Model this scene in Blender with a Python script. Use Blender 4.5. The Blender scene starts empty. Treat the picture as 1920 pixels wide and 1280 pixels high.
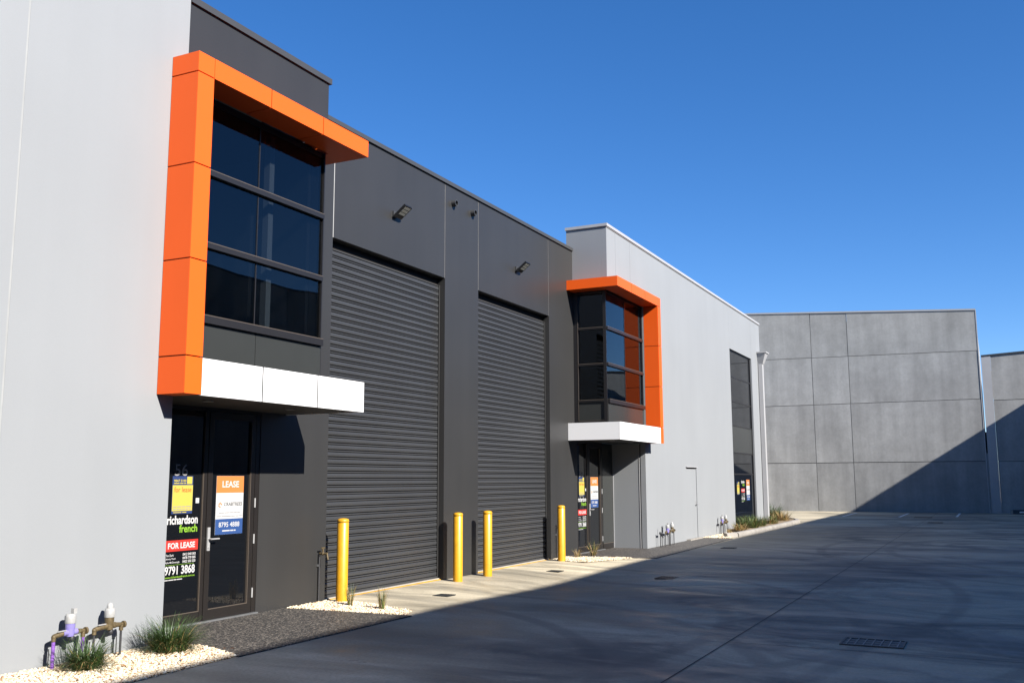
import bpy, bmesh, math, random
import numpy as np
from mathutils import Vector, Matrix

random.seed(7)
rng = np.random.default_rng(7)
S = bpy.context.scene
COL = S.collection

# ------------------------------------------------------------------ camera
cam_d = bpy.data.cameras.new('camera')
cam = bpy.data.objects.new('camera', cam_d)
COL.objects.link(cam)
YAW, PIT, ROLL = math.radians(26.271), math.radians(8.175), math.radians(-0.222)
f = Vector((math.cos(YAW) * math.cos(PIT), math.sin(YAW) * math.cos(PIT), math.sin(PIT)))
r0 = Vector((math.sin(YAW), -math.cos(YAW), 0))
u0 = r0.cross(f)
r = math.cos(ROLL) * r0 + math.sin(ROLL) * u0
u = -math.sin(ROLL) * r0 + math.cos(ROLL) * u0
cam.matrix_world = Matrix(((r.x, u.x, -f.x, 0), (r.y, u.y, -f.y, 0), (r.z, u.z, -f.z, 1.697), (0, 0, 0, 1)))
cam_d.sensor_width = 36
cam_d.lens = 1809.56 / 1920 * 36
cam_d.clip_start = 0.1
cam_d.clip_end = 3000
S.camera = cam

# ------------------------------------------------------------------ sky and sun
SUN_DIR = Vector((0.31, 1.0, -0.632)).normalized()          # the way the light travels
W = bpy.data.worlds.new('World')
S.world = W
W.use_nodes = True
wn, wl = W.node_tree.nodes, W.node_tree.links
sky = wn.new('ShaderNodeTexSky')
sky.sky_type = 'NISHITA'
sky.sun_disc = False
sky.sun_elevation = math.asin(-SUN_DIR.z)
sky.sun_rotation = math.atan2(-SUN_DIR.x, -SUN_DIR.y) % (2 * math.pi)
sky.altitude = 0
sky.air_density = 0.7
sky.dust_density = 0.1
sky.ozone_density = 4.0
hs = wn.new('ShaderNodeHueSaturation')
hs.inputs['Hue'].default_value = 0.508
hs.inputs['Saturation'].default_value = 1.32
gm = wn.new('ShaderNodeGamma')
gm.inputs['Gamma'].default_value = 0.85
wl.new(sky.outputs[0], gm.inputs['Color'])
wl.new(gm.outputs[0], hs.inputs['Color'])
wl.new(hs.outputs[0], wn['Background'].inputs[0])
wn['Background'].inputs[1].default_value = 0.093

sun_d = bpy.data.lights.new('sun', 'SUN')
sun_d.energy = 5.0
sun_d.angle = math.radians(0.53)
sun_d.color = (1.0, 0.95, 0.88)
sun = bpy.data.objects.new('sun', sun_d)
COL.objects.link(sun)
sun.rotation_euler = SUN_DIR.to_track_quat('-Z', 'Y').to_euler()

S.view_settings.view_transform = 'Standard'
S.view_settings.look = 'None'
S.view_settings.exposure = 1.35
S.view_settings.gamma = 1
S.view_settings.use_curve_mapping = False
S.cycles.max_bounces = 10
S.cycles.caustics_refractive = False
S.cycles.caustics_reflective = False
S.cycles.use_denoising = True

# ------------------------------------------------------------------ helpers
def V(*a):
    return Vector(a)

class MB:
    """collects shapes, then becomes ONE mesh"""
    def __init__(self):
        self.v, self.f, self.smooth = [], [], []

    def add(self, vs, fs, smooth=False):
        b = len(self.v)
        self.v += [tuple(p) for p in vs]
        self.f += [tuple(i + b for i in q) for q in fs]
        self.smooth += [smooth] * len(fs)
        return self

    def box(self, x0, x1, y0, y1, z0, z1):
        vs = [(x, y, z) for x in (x0, x1) for y in (y0, y1) for z in (z0, z1)]
        return self.add(vs, [(0, 1, 3, 2), (4, 6, 7, 5), (0, 4, 5, 1), (2, 3, 7, 6), (0, 2, 6, 4), (1, 5, 7, 3)])

    def prism_y(self, pts, y0, y1):
        """polygon in (x, z), extruded along y"""
        n = len(pts)
        vs = [(x, y0, z) for x, z in pts] + [(x, y1, z) for x, z in pts]
        fs = [tuple(range(n)), tuple(range(2 * n - 1, n - 1, -1))]
        fs += [(i, i + n, (i + 1) % n + n, (i + 1) % n) for i in range(n)]
        return self.add(vs, fs)

    def prism_x(self, pts, x0, x1):
        n = len(pts)
        vs = [(x0, y, z) for y, z in pts] + [(x1, y, z) for y, z in pts]
        fs = [tuple(range(n)), tuple(range(2 * n - 1, n - 1, -1))]
        fs += [(i, i + n, (i + 1) % n + n, (i + 1) % n) for i in range(n)]
        return self.add(vs, fs)

    def prism_z(self, pts, z0, z1):
        n = len(pts)
        vs = [(x, y, z0) for x, y in pts] + [(x, y, z1) for x, y in pts]
        fs = [tuple(range(n - 1, -1, -1)), tuple(range(n, 2 * n))]
        fs += [(i, (i + 1) % n, (i + 1) % n + n, i + n) for i in range(n)]
        return self.add(vs, fs)

    def tube(self, p0, p1, r0, r1=None, n=12, caps=True):
        p0, p1 = Vector(p0), Vector(p1)
        r1 = r0 if r1 is None else r1
        d = (p1 - p0).normalized()
        a = d.orthogonal().normalized()
        b = d.cross(a)
        vs = []
        for p, rr in ((p0, r0), (p1, r1)):
            for i in range(n):
                t = 2 * math.pi * i / n
                vs.append(p + rr * (math.cos(t) * a + math.sin(t) * b))
        self.add(vs, [(i, (i + 1) % n, (i + 1) % n + n, i + n) for i in range(n)], True)
        if caps:
            self.add(vs[:n], [tuple(range(n - 1, -1, -1))])
            self.add(vs[n:], [tuple(range(n))])
        return self

    def path(self, pts, rad, n=10):
        for a, b in zip(pts[:-1], pts[1:]):
            self.tube(a, b, rad, n=n)
        for p in pts[1:-1]:
            self.ball(p, rad, n)
        return self

    def ball(self, c, rad, n=10, sz=1.0):
        c = Vector(c)
        m = max(4, n // 2)
        vs = [c + V(0, 0, -rad * sz)]
        for j in range(1, m):
            t = math.pi * j / m - math.pi / 2
            for i in range(n):
                q = 2 * math.pi * i / n
                vs.append(c + V(rad * math.cos(t) * math.cos(q), rad * math.cos(t) * math.sin(q), rad * sz * math.sin(t)))
        vs.append(c + V(0, 0, rad * sz))
        fs = [(0, 1 + (i + 1) % n, 1 + i) for i in range(n)]
        for j in range(m - 2):
            for i in range(n):
                a, b = 1 + j * n + i, 1 + j * n + (i + 1) % n
                fs.append((a, b, b + n, a + n))
        k = 1 + (m - 2) * n
        fs += [(k + i, k + (i + 1) % n, len(vs) - 1) for i in range(n)]
        return self.add(vs, fs, True)

    def lathe(self, prof, c=(0, 0, 0), n=20):
        """profile of (radius, z) turned about the z axis"""
        vs, fs = [], []
        for rr, z in prof:
            for i in range(n):
                t = 2 * math.pi * i / n
                vs.append((c[0] + rr * math.cos(t), c[1] + rr * math.sin(t), c[2] + z))
        for j in range(len(prof) - 1):
            for i in range(n):
                fs.append((j * n + i, j * n + (i + 1) % n, (j + 1) * n + (i + 1) % n, (j + 1) * n + i))
        self.add(vs, fs, True)
        if prof[0][0] > 1e-6:
            self.add(vs[:n], [tuple(range(n - 1, -1, -1))])
        if prof[-1][0] > 1e-6:
            self.add(vs[-n:], [tuple(range(n))])
        return self

    def mesh(self, name, m=None, origin=(0, 0, 0)):
        me = bpy.data.meshes.new(name)
        ox, oy, oz = origin
        me.from_pydata([(a - ox, b - oy, c - oz) for a, b, c in self.v], [], self.f)
        me.polygons.foreach_set('use_smooth', self.smooth)
        me.update()
        if m:
            me.materials.append(m)
        return me


ORIGIN = {}

def link(name, me, parent=None, loc=(0, 0, 0)):
    o = bpy.data.objects.new(name, me)
    COL.objects.link(o)
    o.location = loc
    if parent:
        o.parent = parent
    return o

def part(name, mb, m, parent, label=None, kind=None):
    """a part whose shapes are given in world coordinates"""
    og = ORIGIN[parent.name]
    o = link(name, mb.mesh(name, m, og), parent)
    ORIGIN[o.name] = og
    if label:
        o['label'] = label
    if kind:
        o['kind'] = kind
    return o

def thing(name, label, cat, loc=(0, 0, 0), group=None):
    o = link(name, None, None, loc)
    o.empty_display_size = 0.2
    ORIGIN[o.name] = tuple(loc)
    o['label'] = label
    o['category'] = cat
    if group:
        o['group'] = group
    return o

def subgroup(name, parent):
    """an Empty part that carries sub-parts"""
    o = link(name, None, parent)
    o.empty_display_size = 0.1
    ORIGIN[o.name] = ORIGIN[parent.name]
    return o

def struct(name, mb, m, kind='structure'):
    o = link(name, mb.mesh(name, m))
    o['kind'] = kind
    ORIGIN[o.name] = (0, 0, 0)
    return o

def copy_tree(o, parent=None):
    c = o.copy()
    COL.objects.link(c)
    c.parent = parent
    for ch in o.children:
        copy_tree(ch, c)
    return c

def place_copy(src, loc, label):
    c = copy_tree(src)
    c.location = loc
    c['label'] = label
    return c

# ------------------------------------------------------------------ materials
KEEP = {'white_cladding', 'white_line_paint'}
K = 0.58        # the photograph is exposed up: base colours stay low, the exposure above is high
def mat(name, col, rough=0.6, metal=0.0, spec=0.5, var=0.0, vscale=2.0, grain=0.0, gscale=60.0,
        bump=0.0, bscale=40.0, streak=0.0, coat=0.0, stretch=(1, 1, 1), rvar=0.0):
    if name not in KEEP:
        col = tuple(c * K for c in col)
    m = bpy.data.materials.new(name)
    m.use_nodes = True
    nt = m.node_tree
    N, L = nt.nodes, nt.links
    p = N['Principled BSDF']
    p.inputs['Roughness'].default_value = rough
    p.inputs['Metallic'].default_value = metal
    p.inputs['Specular IOR Level'].default_value = spec
    p.inputs['Coat Weight'].default_value = coat
    p.inputs['Coat Roughness'].default_value = 0.15
    geo = N.new('ShaderNodeNewGeometry')
    mp = N.new('ShaderNodeMapping')
    mp.inputs['Scale'].default_value = stretch
    L.new(geo.outputs['Position'], mp.inputs['Vector'])
    cur = None
    def value_layer(cur, scale, amt, detail, vec):
        nz = N.new('ShaderNodeTexNoise')
        nz.inputs['Scale'].default_value = scale
        nz.inputs['Detail'].default_value = detail
        L.new(vec, nz.inputs['Vector'])
        mr = N.new('ShaderNodeMapRange')
        mr.inputs['From Min'].default_value = 0.3
        mr.inputs['From Max'].default_value = 0.7
        mr.inputs['To Min'].default_value = 1 - amt
        mr.inputs['To Max'].default_value = 1 + amt
        L.new(nz.outputs[0], mr.inputs['Value'])
        if cur is None:
            return mr.outputs[0], nz
        mu = N.new('ShaderNodeMath')
        mu.operation = 'MULTIPLY'
        L.new(cur, mu.inputs[0])
        L.new(mr.outputs[0], mu.inputs[1])
        return mu.outputs[0], nz
    big = None
    if var:
        cur, big = value_layer(cur, vscale, var, 5, mp.outputs[0])
    if grain:
        cur, _ = value_layer(cur, gscale, grain, 3, geo.outputs['Position'])
    if streak:
        m2 = N.new('ShaderNodeMapping')
        m2.inputs['Scale'].default_value = (3.0, 3.0, 0.18)
        L.new(geo.outputs['Position'], m2.inputs['Vector'])
        cur, _ = value_layer(cur, 1.0, streak, 4, m2.outputs[0])
    if cur is not None:
        mx = N.new('ShaderNodeMix')
        mx.data_type = 'RGBA'
        mx.blend_type = 'MULTIPLY'
        mx.inputs[0].default_value = 1
        mx.inputs[6].default_value = (*col, 1)
        cb = N.new('ShaderNodeCombineColor')
        for i in range(3):
            L.new(cur, cb.inputs[i])
        L.new(cb.outputs[0], mx.inputs[7])
        L.new(mx.outputs[2], p.inputs['Base Color'])
    else:
        p.inputs['Base Color'].default_value = (*col, 1)
    if rvar and big:
        mr = N.new('ShaderNodeMapRange')
        mr.inputs['From Min'].default_value = 0.3
        mr.inputs['From Max'].default_value = 0.7
        mr.inputs['To Min'].default_value = rough - rvar
        mr.inputs['To Max'].default_value = rough + rvar
        L.new(big.outputs[0], mr.inputs['Value'])
        L.new(mr.outputs[0], p.inputs['Roughness'])
    if bump:
        nz = N.new('ShaderNodeTexNoise')
        nz.inputs['Scale'].default_value = bscale
        nz.inputs['Detail'].default_value = 4
        L.new(geo.outputs['Position'], nz.inputs['Vector'])
        bp = N.new('ShaderNodeBump')
        bp.inputs['Strength'].default_value = bump
        bp.inputs['Distance'].default_value = 0.01
        L.new(nz.outputs[0], bp.inputs['Height'])
        L.new(bp.outputs[0], p.inputs['Normal'])
    return m

def glass_mat(name, tint, f0):
    m = bpy.data.materials.new(name)
    m.use_nodes = True
    N, L = m.node_tree.nodes, m.node_tree.links
    N.remove(N['Principled BSDF'])
    geo = N.new('ShaderNodeNewGeometry')
    def math_node(op, a, b=None):
        q = N.new('ShaderNodeMath')
        q.operation = op
        for k, v_ in enumerate((a, b)):
            if v_ is None:
                continue
            if isinstance(v_, (int, float)):
                q.inputs[k].default_value = v_
            else:
                L.new(v_, q.inputs[k])
        return q.outputs[0]
    dt = N.new('ShaderNodeVectorMath')
    dt.operation = 'DOT_PRODUCT'
    L.new(geo.outputs['Incoming'], dt.inputs[0])
    L.new(geo.outputs['True Normal'], dt.inputs[1])
    c_ = math_node('SUBTRACT', 1.0, math_node('ABSOLUTE', dt.outputs['Value']))
    fres = math_node('ADD', math_node('MULTIPLY', math_node('POWER', c_, 5.0), 1 - f0), f0)
    tr = N.new('ShaderNodeBsdfTransparent')
    tr.inputs[0].default_value = (*tint, 1)
    gl = N.new('ShaderNodeBsdfGlossy')
    gl.inputs['Roughness'].default_value = 0.0
    gl.inputs['Color'].default_value = (0.92, 0.97, 1.0, 1)
    nz = N.new('ShaderNodeTexNoise')
    nz.inputs['Scale'].default_value = 0.9
    nz.inputs['Detail'].default_value = 1
    bp = N.new('ShaderNodeBump')
    bp.inputs['Strength'].default_value = 0.05
    bp.inputs['Distance'].default_value = 0.05
    L.new(geo.outputs['Position'], nz.inputs['Vector'])
    L.new(nz.outputs[0], bp.inputs['Height'])
    L.new(bp.outputs[0], gl.inputs['Normal'])
    mx = N.new('ShaderNodeMixShader')
    L.new(fres, mx.inputs[0])
    L.new(tr.outputs[0], mx.inputs[1])
    L.new(gl.outputs[0], mx.inputs[2])
    L.new(mx.outputs[0], N['Material Output'].inputs['Surface'])
    return m

M_LIGHT = mat('pale_grey_paint', (0.345, 0.362, 0.378), 0.62, var=0.03, vscale=0.5, grain=0.025, gscale=120, bump=0.08, bscale=90, streak=0.016)
M_DARK = mat('charcoal_paint', (0.041, 0.0405, 0.040), 0.42, var=0.06, vscale=0.7, grain=0.04, gscale=120, bump=0.10, bscale=70, streak=0.05)
M_DARKCAP = mat('charcoal_metal', (0.065, 0.067, 0.07), 0.42, var=0.05)
M_LIGHTCAP = mat('pale_metal_capping', (0.52, 0.52, 0.53), 0.45, var=0.04)
M_CAULK = mat('grey_sealant', (0.30, 0.29, 0.28), 0.7, var=0.12, vscale=4)
M_CAULK_W = mat('wall_matched_sealant', (0.40, 0.41, 0.41), 0.7, var=0.08, vscale=4)
M_CAULK_D = mat('dark_sealant', (0.022, 0.022, 0.022), 0.7)
M_CAULK_L = mat('pale_sealant', (0.46, 0.46, 0.46), 0.7, var=0.08, vscale=4)
M_ORANGE = mat('orange_cladding', (1.12, 0.150, 0.013), 0.42, var=0.015, vscale=1.5, spec=0.3)
M_WHITE = mat('white_cladding', (0.66, 0.66, 0.66), 0.4, var=0.01)
M_CORE = mat('dark_backing', (0.02, 0.015, 0.012), 0.8)
M_SOFFIT = mat('charcoal_soffit', (0.055, 0.052, 0.05), 0.6, var=0.06)
M_SPANDREL = mat('spandrel_panel', (0.046, 0.049, 0.047), 0.25, var=0.03)
M_FRAME = mat('dark_aluminium', (0.022, 0.0205, 0.021), 0.36, var=0.04)
M_DFRAME = mat('brown_black_aluminium', (0.019, 0.016, 0.0145), 0.38, var=0.05)
M_BEAD = mat('bronze_glazing_bead', (0.13, 0.105, 0.085), 0.4)
M_GLASS = glass_mat('tinted_glass', (0.40, 0.43, 0.46), 0.05)
M_DGLASS = mat('dark_door_glass', (0.008, 0.009, 0.011), 0.02, spec=0.5)
M_SLAT = mat('shutter_slat_steel', (0.056, 0.058, 0.062), 0.40, var=0.06, vscale=1.2, grain=0.03, gscale=30, spec=0.5)
M_GALV = mat('galvanised_steel', (0.45, 0.46, 0.47), 0.42, metal=0.7, var=0.1, vscale=6)
M_STEEL = mat('brushed_steel', (0.62, 0.62, 0.62), 0.38, metal=0.35)
M_BLACK = mat('black_plastic', (0.012, 0.012, 0.013), 0.4)
M_YELLOW = mat('safety_yellow_paint', (0.83, 0.42, 0.012), 0.45, var=0.09, vscale=7, grain=.06, gscale=50, coat=0.1, bump=0.05, bscale=30)
M_YLINE = mat('yellow_angle_paint', (0.72, 0.36, 0.02), 0.55, var=0.15, vscale=6)
M_APRON = mat('pale_sill_concrete', (0.50, 0.47, 0.42), 0.75, var=0.12, vscale=3, grain=0.08, gscale=40, bump=0.1)
M_KERB = mat('kerb_concrete', (0.40, 0.37, 0.33), 0.8, var=0.18, vscale=3, grain=0.12, gscale=50, bump=0.25, bscale=60)
M_LINE = mat('white_line_paint', (0.68, 0.68, 0.66), 0.6, var=0.15, vscale=9)
M_BRASS = mat('weathered_brass', (0.17, 0.125, 0.06), 0.6, metal=0.3, var=0.35, vscale=40)
M_PURPLE = mat('purple_pipe', (0.30, 0.125, 0.56), 0.4, var=0.08, vscale=20)
M_LILAC = mat('lilac_meter_body', (0.30, 0.26, 0.62), 0.4, var=0.06, vscale=20)
M_MWHITE = mat('white_plastic', (0.50, 0.50, 0.49), 0.4, var=.12, vscale=30)
M_PIPE = mat('dull_black_pipe', (0.045, 0.045, 0.05), 0.5, var=0.2, vscale=30)
M_GRATE = mat('drain_steel', (0.05, 0.055, 0.06), 0.55, metal=0.5, var=0.2, vscale=20)
M_PIT = mat('drain_pit', (0.02, 0.022, 0.024), 0.5)
M_BAR = mat('galvanised_bar', (0.16, 0.17, 0.18), 0.45, metal=0.5, var=0.2, vscale=20)
M_LED = mat('led_lens', (0.42, 0.42, 0.38), 0.25)
M_GRASS = mat('green_blades', (0.115, 0.165, 0.04), 0.5, var=0.45, vscale=14)
M_GRASSD = mat('dark_green_blades', (0.075, 0.13, 0.035), 0.5, var=0.45, vscale=14)
M_GRASSN = mat('near_green_blades', (0.058, 0.112, 0.026), 0.45, var=0.5, vscale=14)
M_STRAW = mat('straw_blades', (0.52, 0.35, 0.14), 0.6, var=0.3, vscale=14)
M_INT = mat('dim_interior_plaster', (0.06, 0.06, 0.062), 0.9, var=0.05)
M_POST = mat('pale_interior_post', (0.85, 0.85, 0.80), 0.6)
M_ROOF = mat('roof_sheeting', (0.35, 0.36, 0.37), 0.5)
M_RUST = mat('red_paint', (0.45, 0.03, 0.02), 0.5)
# print colours
P_BLUE = mat('print_navy', (0.025, 0.05, 0.17), 0.5)
P_DEEPBLUE = mat('print_blue', (0.03, 0.085, 0.27), 0.5)
P_YELLOW = mat('print_yellow', (0.62, 0.52, 0.09), 0.5)
P_ORANGE = mat('print_orange', (0.70, 0.24, 0.06), 0.5)
P_WHITE = mat('print_white', (0.66, 0.66, 0.66), 0.5)
P_RED = mat('print_red', (0.62, 0.035, 0.025), 0.5)
P_GREEN = mat('print_green', (0.26, 0.52, 0.04), 0.5)
P_GREY = mat('print_grey', (0.34, 0.33, 0.33), 0.5)
P_DGREY = mat('print_dark_grey', (0.12, 0.12, 0.12), 0.5)
P_BLACK = mat('print_black', (0.012, 0.012, 0.012), 0.4)
P_REDTXT = mat('print_vermilion', (0.62, 0.10, 0.03), 0.5)

def concrete_ground():
    m = bpy.data.materials.new('trowelled_concrete')
    m.use_nodes = True
    N, L = m.node_tree.nodes, m.node_tree.links
    p = N['Principled BSDF']
    geo = N.new('ShaderNodeNewGeometry')
    def noise(scale, detail, rough=0.5, stretch=None, dist=0.0):
        n = N.new('ShaderNodeTexNoise')
        n.inputs['Scale'].default_value = scale
        n.inputs['Detail'].default_value = detail
        n.inputs['Roughness'].default_value = rough
        n.inputs['Distortion'].default_value = dist
        if stretch:
            mp = N.new('ShaderNodeMapping')
            mp.inputs['Scale'].default_value = stretch
            mp.inputs['Rotation'].default_value = (0, 0, 0.15)
            L.new(geo.outputs['Position'], mp.inputs['Vector'])
            L.new(mp.outputs[0], n.inputs['Vector'])
        else:
            L.new(geo.outputs['Position'], n.inputs['Vector'])
        return n
    a = noise(0.35, 6, 0.55, (1.0, 0.45, 1), 0.6)       # broad trowel clouds, contrast widened to paint in sunlight thrown by windows
    b = noise(1.3, 5, 0.6, (1.3, 0.4, 1), 0.8)          # streaks across the drive, also part of that painted light
    c = noise(30, 4, 0.6)                               # grain
    ra = N.new('ShaderNodeValToRGB')
    ra.color_ramp.elements[0].position = 0.36
    ra.color_ramp.elements[0].color = (0.255, 0.228, 0.175, 1)
    ra.color_ramp.elements[1].position = 0.62
    ra.color_ramp.elements[1].color = (0.47, 0.412, 0.300, 1)
    L.new(a.outputs[0], ra.inputs[0])
    def mul(col_socket, nz, lo, hi):
        mr = N.new('ShaderNodeMapRange')
        mr.inputs['From Min'].default_value = 0.3
        mr.inputs['From Max'].default_value = 0.7
        mr.inputs['To Min'].default_value = lo
        mr.inputs['To Max'].default_value = hi
        L.new(nz.outputs[0], mr.inputs['Value'])
        cb = N.new('ShaderNodeCombineColor')
        for i in range(3):
            L.new(mr.outputs[0], cb.inputs[i])
        mx = N.new('ShaderNodeMix')
        mx.data_type = 'RGBA'
        mx.blend_type = 'MULTIPLY'
        mx.inputs[0].default_value = 1
        L.new(col_socket, mx.inputs[6])
        L.new(cb.outputs[0], mx.inputs[7])
        return mx.outputs[2]
    col = mul(ra.outputs[0], b, 0.62, 1.30)
    col = mul(col, c, 0.86, 1.13)
    # shade painted into the colour along the drive; pale gaps imitate sunlight patches
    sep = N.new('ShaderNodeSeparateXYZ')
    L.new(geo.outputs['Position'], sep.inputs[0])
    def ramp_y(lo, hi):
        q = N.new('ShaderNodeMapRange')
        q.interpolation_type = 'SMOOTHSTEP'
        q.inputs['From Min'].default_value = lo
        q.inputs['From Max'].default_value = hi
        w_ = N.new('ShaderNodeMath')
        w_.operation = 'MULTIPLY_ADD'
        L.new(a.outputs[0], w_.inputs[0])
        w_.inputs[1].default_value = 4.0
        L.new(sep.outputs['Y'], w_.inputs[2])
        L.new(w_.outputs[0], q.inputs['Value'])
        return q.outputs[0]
    shade_band = N.new('ShaderNodeMath')
    shade_band.operation = 'MULTIPLY'
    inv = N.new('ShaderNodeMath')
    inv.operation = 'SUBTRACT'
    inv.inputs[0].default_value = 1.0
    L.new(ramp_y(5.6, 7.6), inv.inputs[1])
    L.new(ramp_y(-4.5, -2.5), shade_band.inputs[0])
    L.new(inv.outputs[0], shade_band.inputs[1])
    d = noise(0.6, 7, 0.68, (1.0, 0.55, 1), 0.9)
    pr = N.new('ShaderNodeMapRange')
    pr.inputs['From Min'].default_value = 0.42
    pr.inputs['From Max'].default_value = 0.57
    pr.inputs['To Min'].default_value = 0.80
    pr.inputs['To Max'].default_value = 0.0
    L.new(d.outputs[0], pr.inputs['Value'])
    shade_mix = N.new('ShaderNodeMath')
    shade_mix.operation = 'MULTIPLY'
    L.new(shade_band.outputs[0], shade_mix.inputs[0])
    L.new(pr.outputs[0], shade_mix.inputs[1])
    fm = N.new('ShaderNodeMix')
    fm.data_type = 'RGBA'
    L.new(shade_mix.outputs[0], fm.inputs[0])
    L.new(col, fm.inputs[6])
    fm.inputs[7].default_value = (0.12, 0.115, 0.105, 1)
    # small dark oil spots and grit
    oil = noise(2.6, 3, 0.5)
    orr = N.new('ShaderNodeMapRange')
    orr.inputs['From Min'].default_value = 0.70
    orr.inputs['From Max'].default_value = 0.76
    orr.inputs['To Max'].default_value = 0.55
    L.new(oil.outputs[0], orr.inputs['Value'])
    om = N.new('ShaderNodeMix')
    om.data_type = 'RGBA'
    L.new(orr.outputs[0], om.inputs[0])
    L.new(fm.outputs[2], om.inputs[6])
    om.inputs[7].default_value = (0.09, 0.085, 0.075, 1)
    # faint tyre marks of vans swinging from the drive into the two shutters
    def m1(op, x, y=None, z=None):
        q = N.new('ShaderNodeMath')
        q.operation = op
        for k, v_ in enumerate((x, y, z)):
            if v_ is None:
                continue
            if isinstance(v_, (int, float)):
                q.inputs[k].default_value = v_
            else:
                L.new(v_, q.inputs[k])
        return q.outputs[0]
    tot = None
    for cx, cy, rad in ((6.2, 9.2, 6.3), (6.2, 9.2, 7.85), (10.7, 9.4, 6.5), (10.7, 9.4, 8.05), (26.0, -6.0, 8.4), (26.0, -6.0, 9.95), (15.0, 12.5, 12.0), (15.0, 12.5, 13.6)):
        dx_, dy_ = m1('SUBTRACT', sep.outputs['X'], cx), m1('SUBTRACT', sep.outputs['Y'], cy)
        rr_ = m1('SQRT', m1('ADD', m1('MULTIPLY', dx_, dx_), m1('MULTIPLY', dy_, dy_)))
        dd = m1('ABSOLUTE', m1('SUBTRACT', rr_, rad))
        q = N.new('ShaderNodeMapRange')
        q.interpolation_type = 'SMOOTHSTEP'
        q.inputs['From Min'].default_value = 0.05
        q.inputs['From Max'].default_value = 0.16
        q.inputs['To Min'].default_value = 1.0
        q.inputs['To Max'].default_value = 0.0
        L.new(dd, q.inputs['Value'])
        tot = q.outputs[0] if tot is None else m1('MAXIMUM', tot, q.outputs[0])
    ty = m1('MULTIPLY', tot, m1('MULTIPLY', a.outputs[0], 0.62))
    tm = N.new('ShaderNodeMix')
    tm.data_type = 'RGBA'
    L.new(ty, tm.inputs[0])
    L.new(om.outputs[2], tm.inputs[6])
    tm.inputs[7].default_value = (0.10, 0.097, 0.09, 1)
    L.new(tm.outputs[2], p.inputs['Base Color'])
    mr = N.new('ShaderNodeMapRange')
    mr.inputs['From Min'].default_value = 0.35
    mr.inputs['From Max'].default_value = 0.65
    mr.inputs['To Min'].default_value = 0.40
    mr.inputs['To Max'].default_value = 0.85
    L.new(b.outputs[0], mr.inputs['Value'])
    L.new(mr.outputs[0], p.inputs['Roughness'])
    p.inputs['Specular IOR Level'].default_value = 0.14
    bp = N.new('ShaderNodeBump')
    bp.inputs['Strength'].default_value = 0.12
    bp.inputs['Distance'].default_value = 0.01
    L.new(c.outputs[0], bp.inputs['Height'])
    L.new(bp.outputs[0], p.inputs['Normal'])
    return m

def aggregate():
    m = bpy.data.materials.new('exposed_aggregate')
    m.use_nodes = True
    N, L = m.node_tree.nodes, m.node_tree.links
    p = N['Principled BSDF']
    geo = N.new('ShaderNodeNewGeometry')
    vo = N.new('ShaderNodeTexVoronoi')
    vo.inputs['Scale'].default_value = 58
    L.new(geo.outputs['Position'], vo.inputs['Vector'])
    sp = N.new('ShaderNodeSeparateColor')
    L.new(vo.outputs['Color'], sp.inputs[0])
    ra = N.new('ShaderNodeValToRGB')
    e = ra.color_ramp.elements
    e[0].position, e[0].color = 0.0, (0.016, 0.0155, 0.015, 1)
    e[1].position, e[1].color = 1.0, (0.21, 0.185, 0.155, 1)
    k = e.new(0.45); k.color = (0.036, 0.034, 0.031, 1)
    k = e.new(0.78); k.color = (0.074, 0.064, 0.055, 1)
    L.new(sp.outputs[0], ra.inputs[0])
    L.new(ra.outputs[0], p.inputs['Base Color'])
    p.inputs['Roughness'].default_value = 0.6
    bp = N.new('ShaderNodeBump')
    bp.inputs['Strength'].default_value = 0.6
    bp.inputs['Distance'].default_value = 0.006
    bp.invert = True
    L.new(vo.outputs['Distance'], bp.inputs['Height'])
    L.new(bp.outputs[0], p.inputs['Normal'])
    return m

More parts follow.
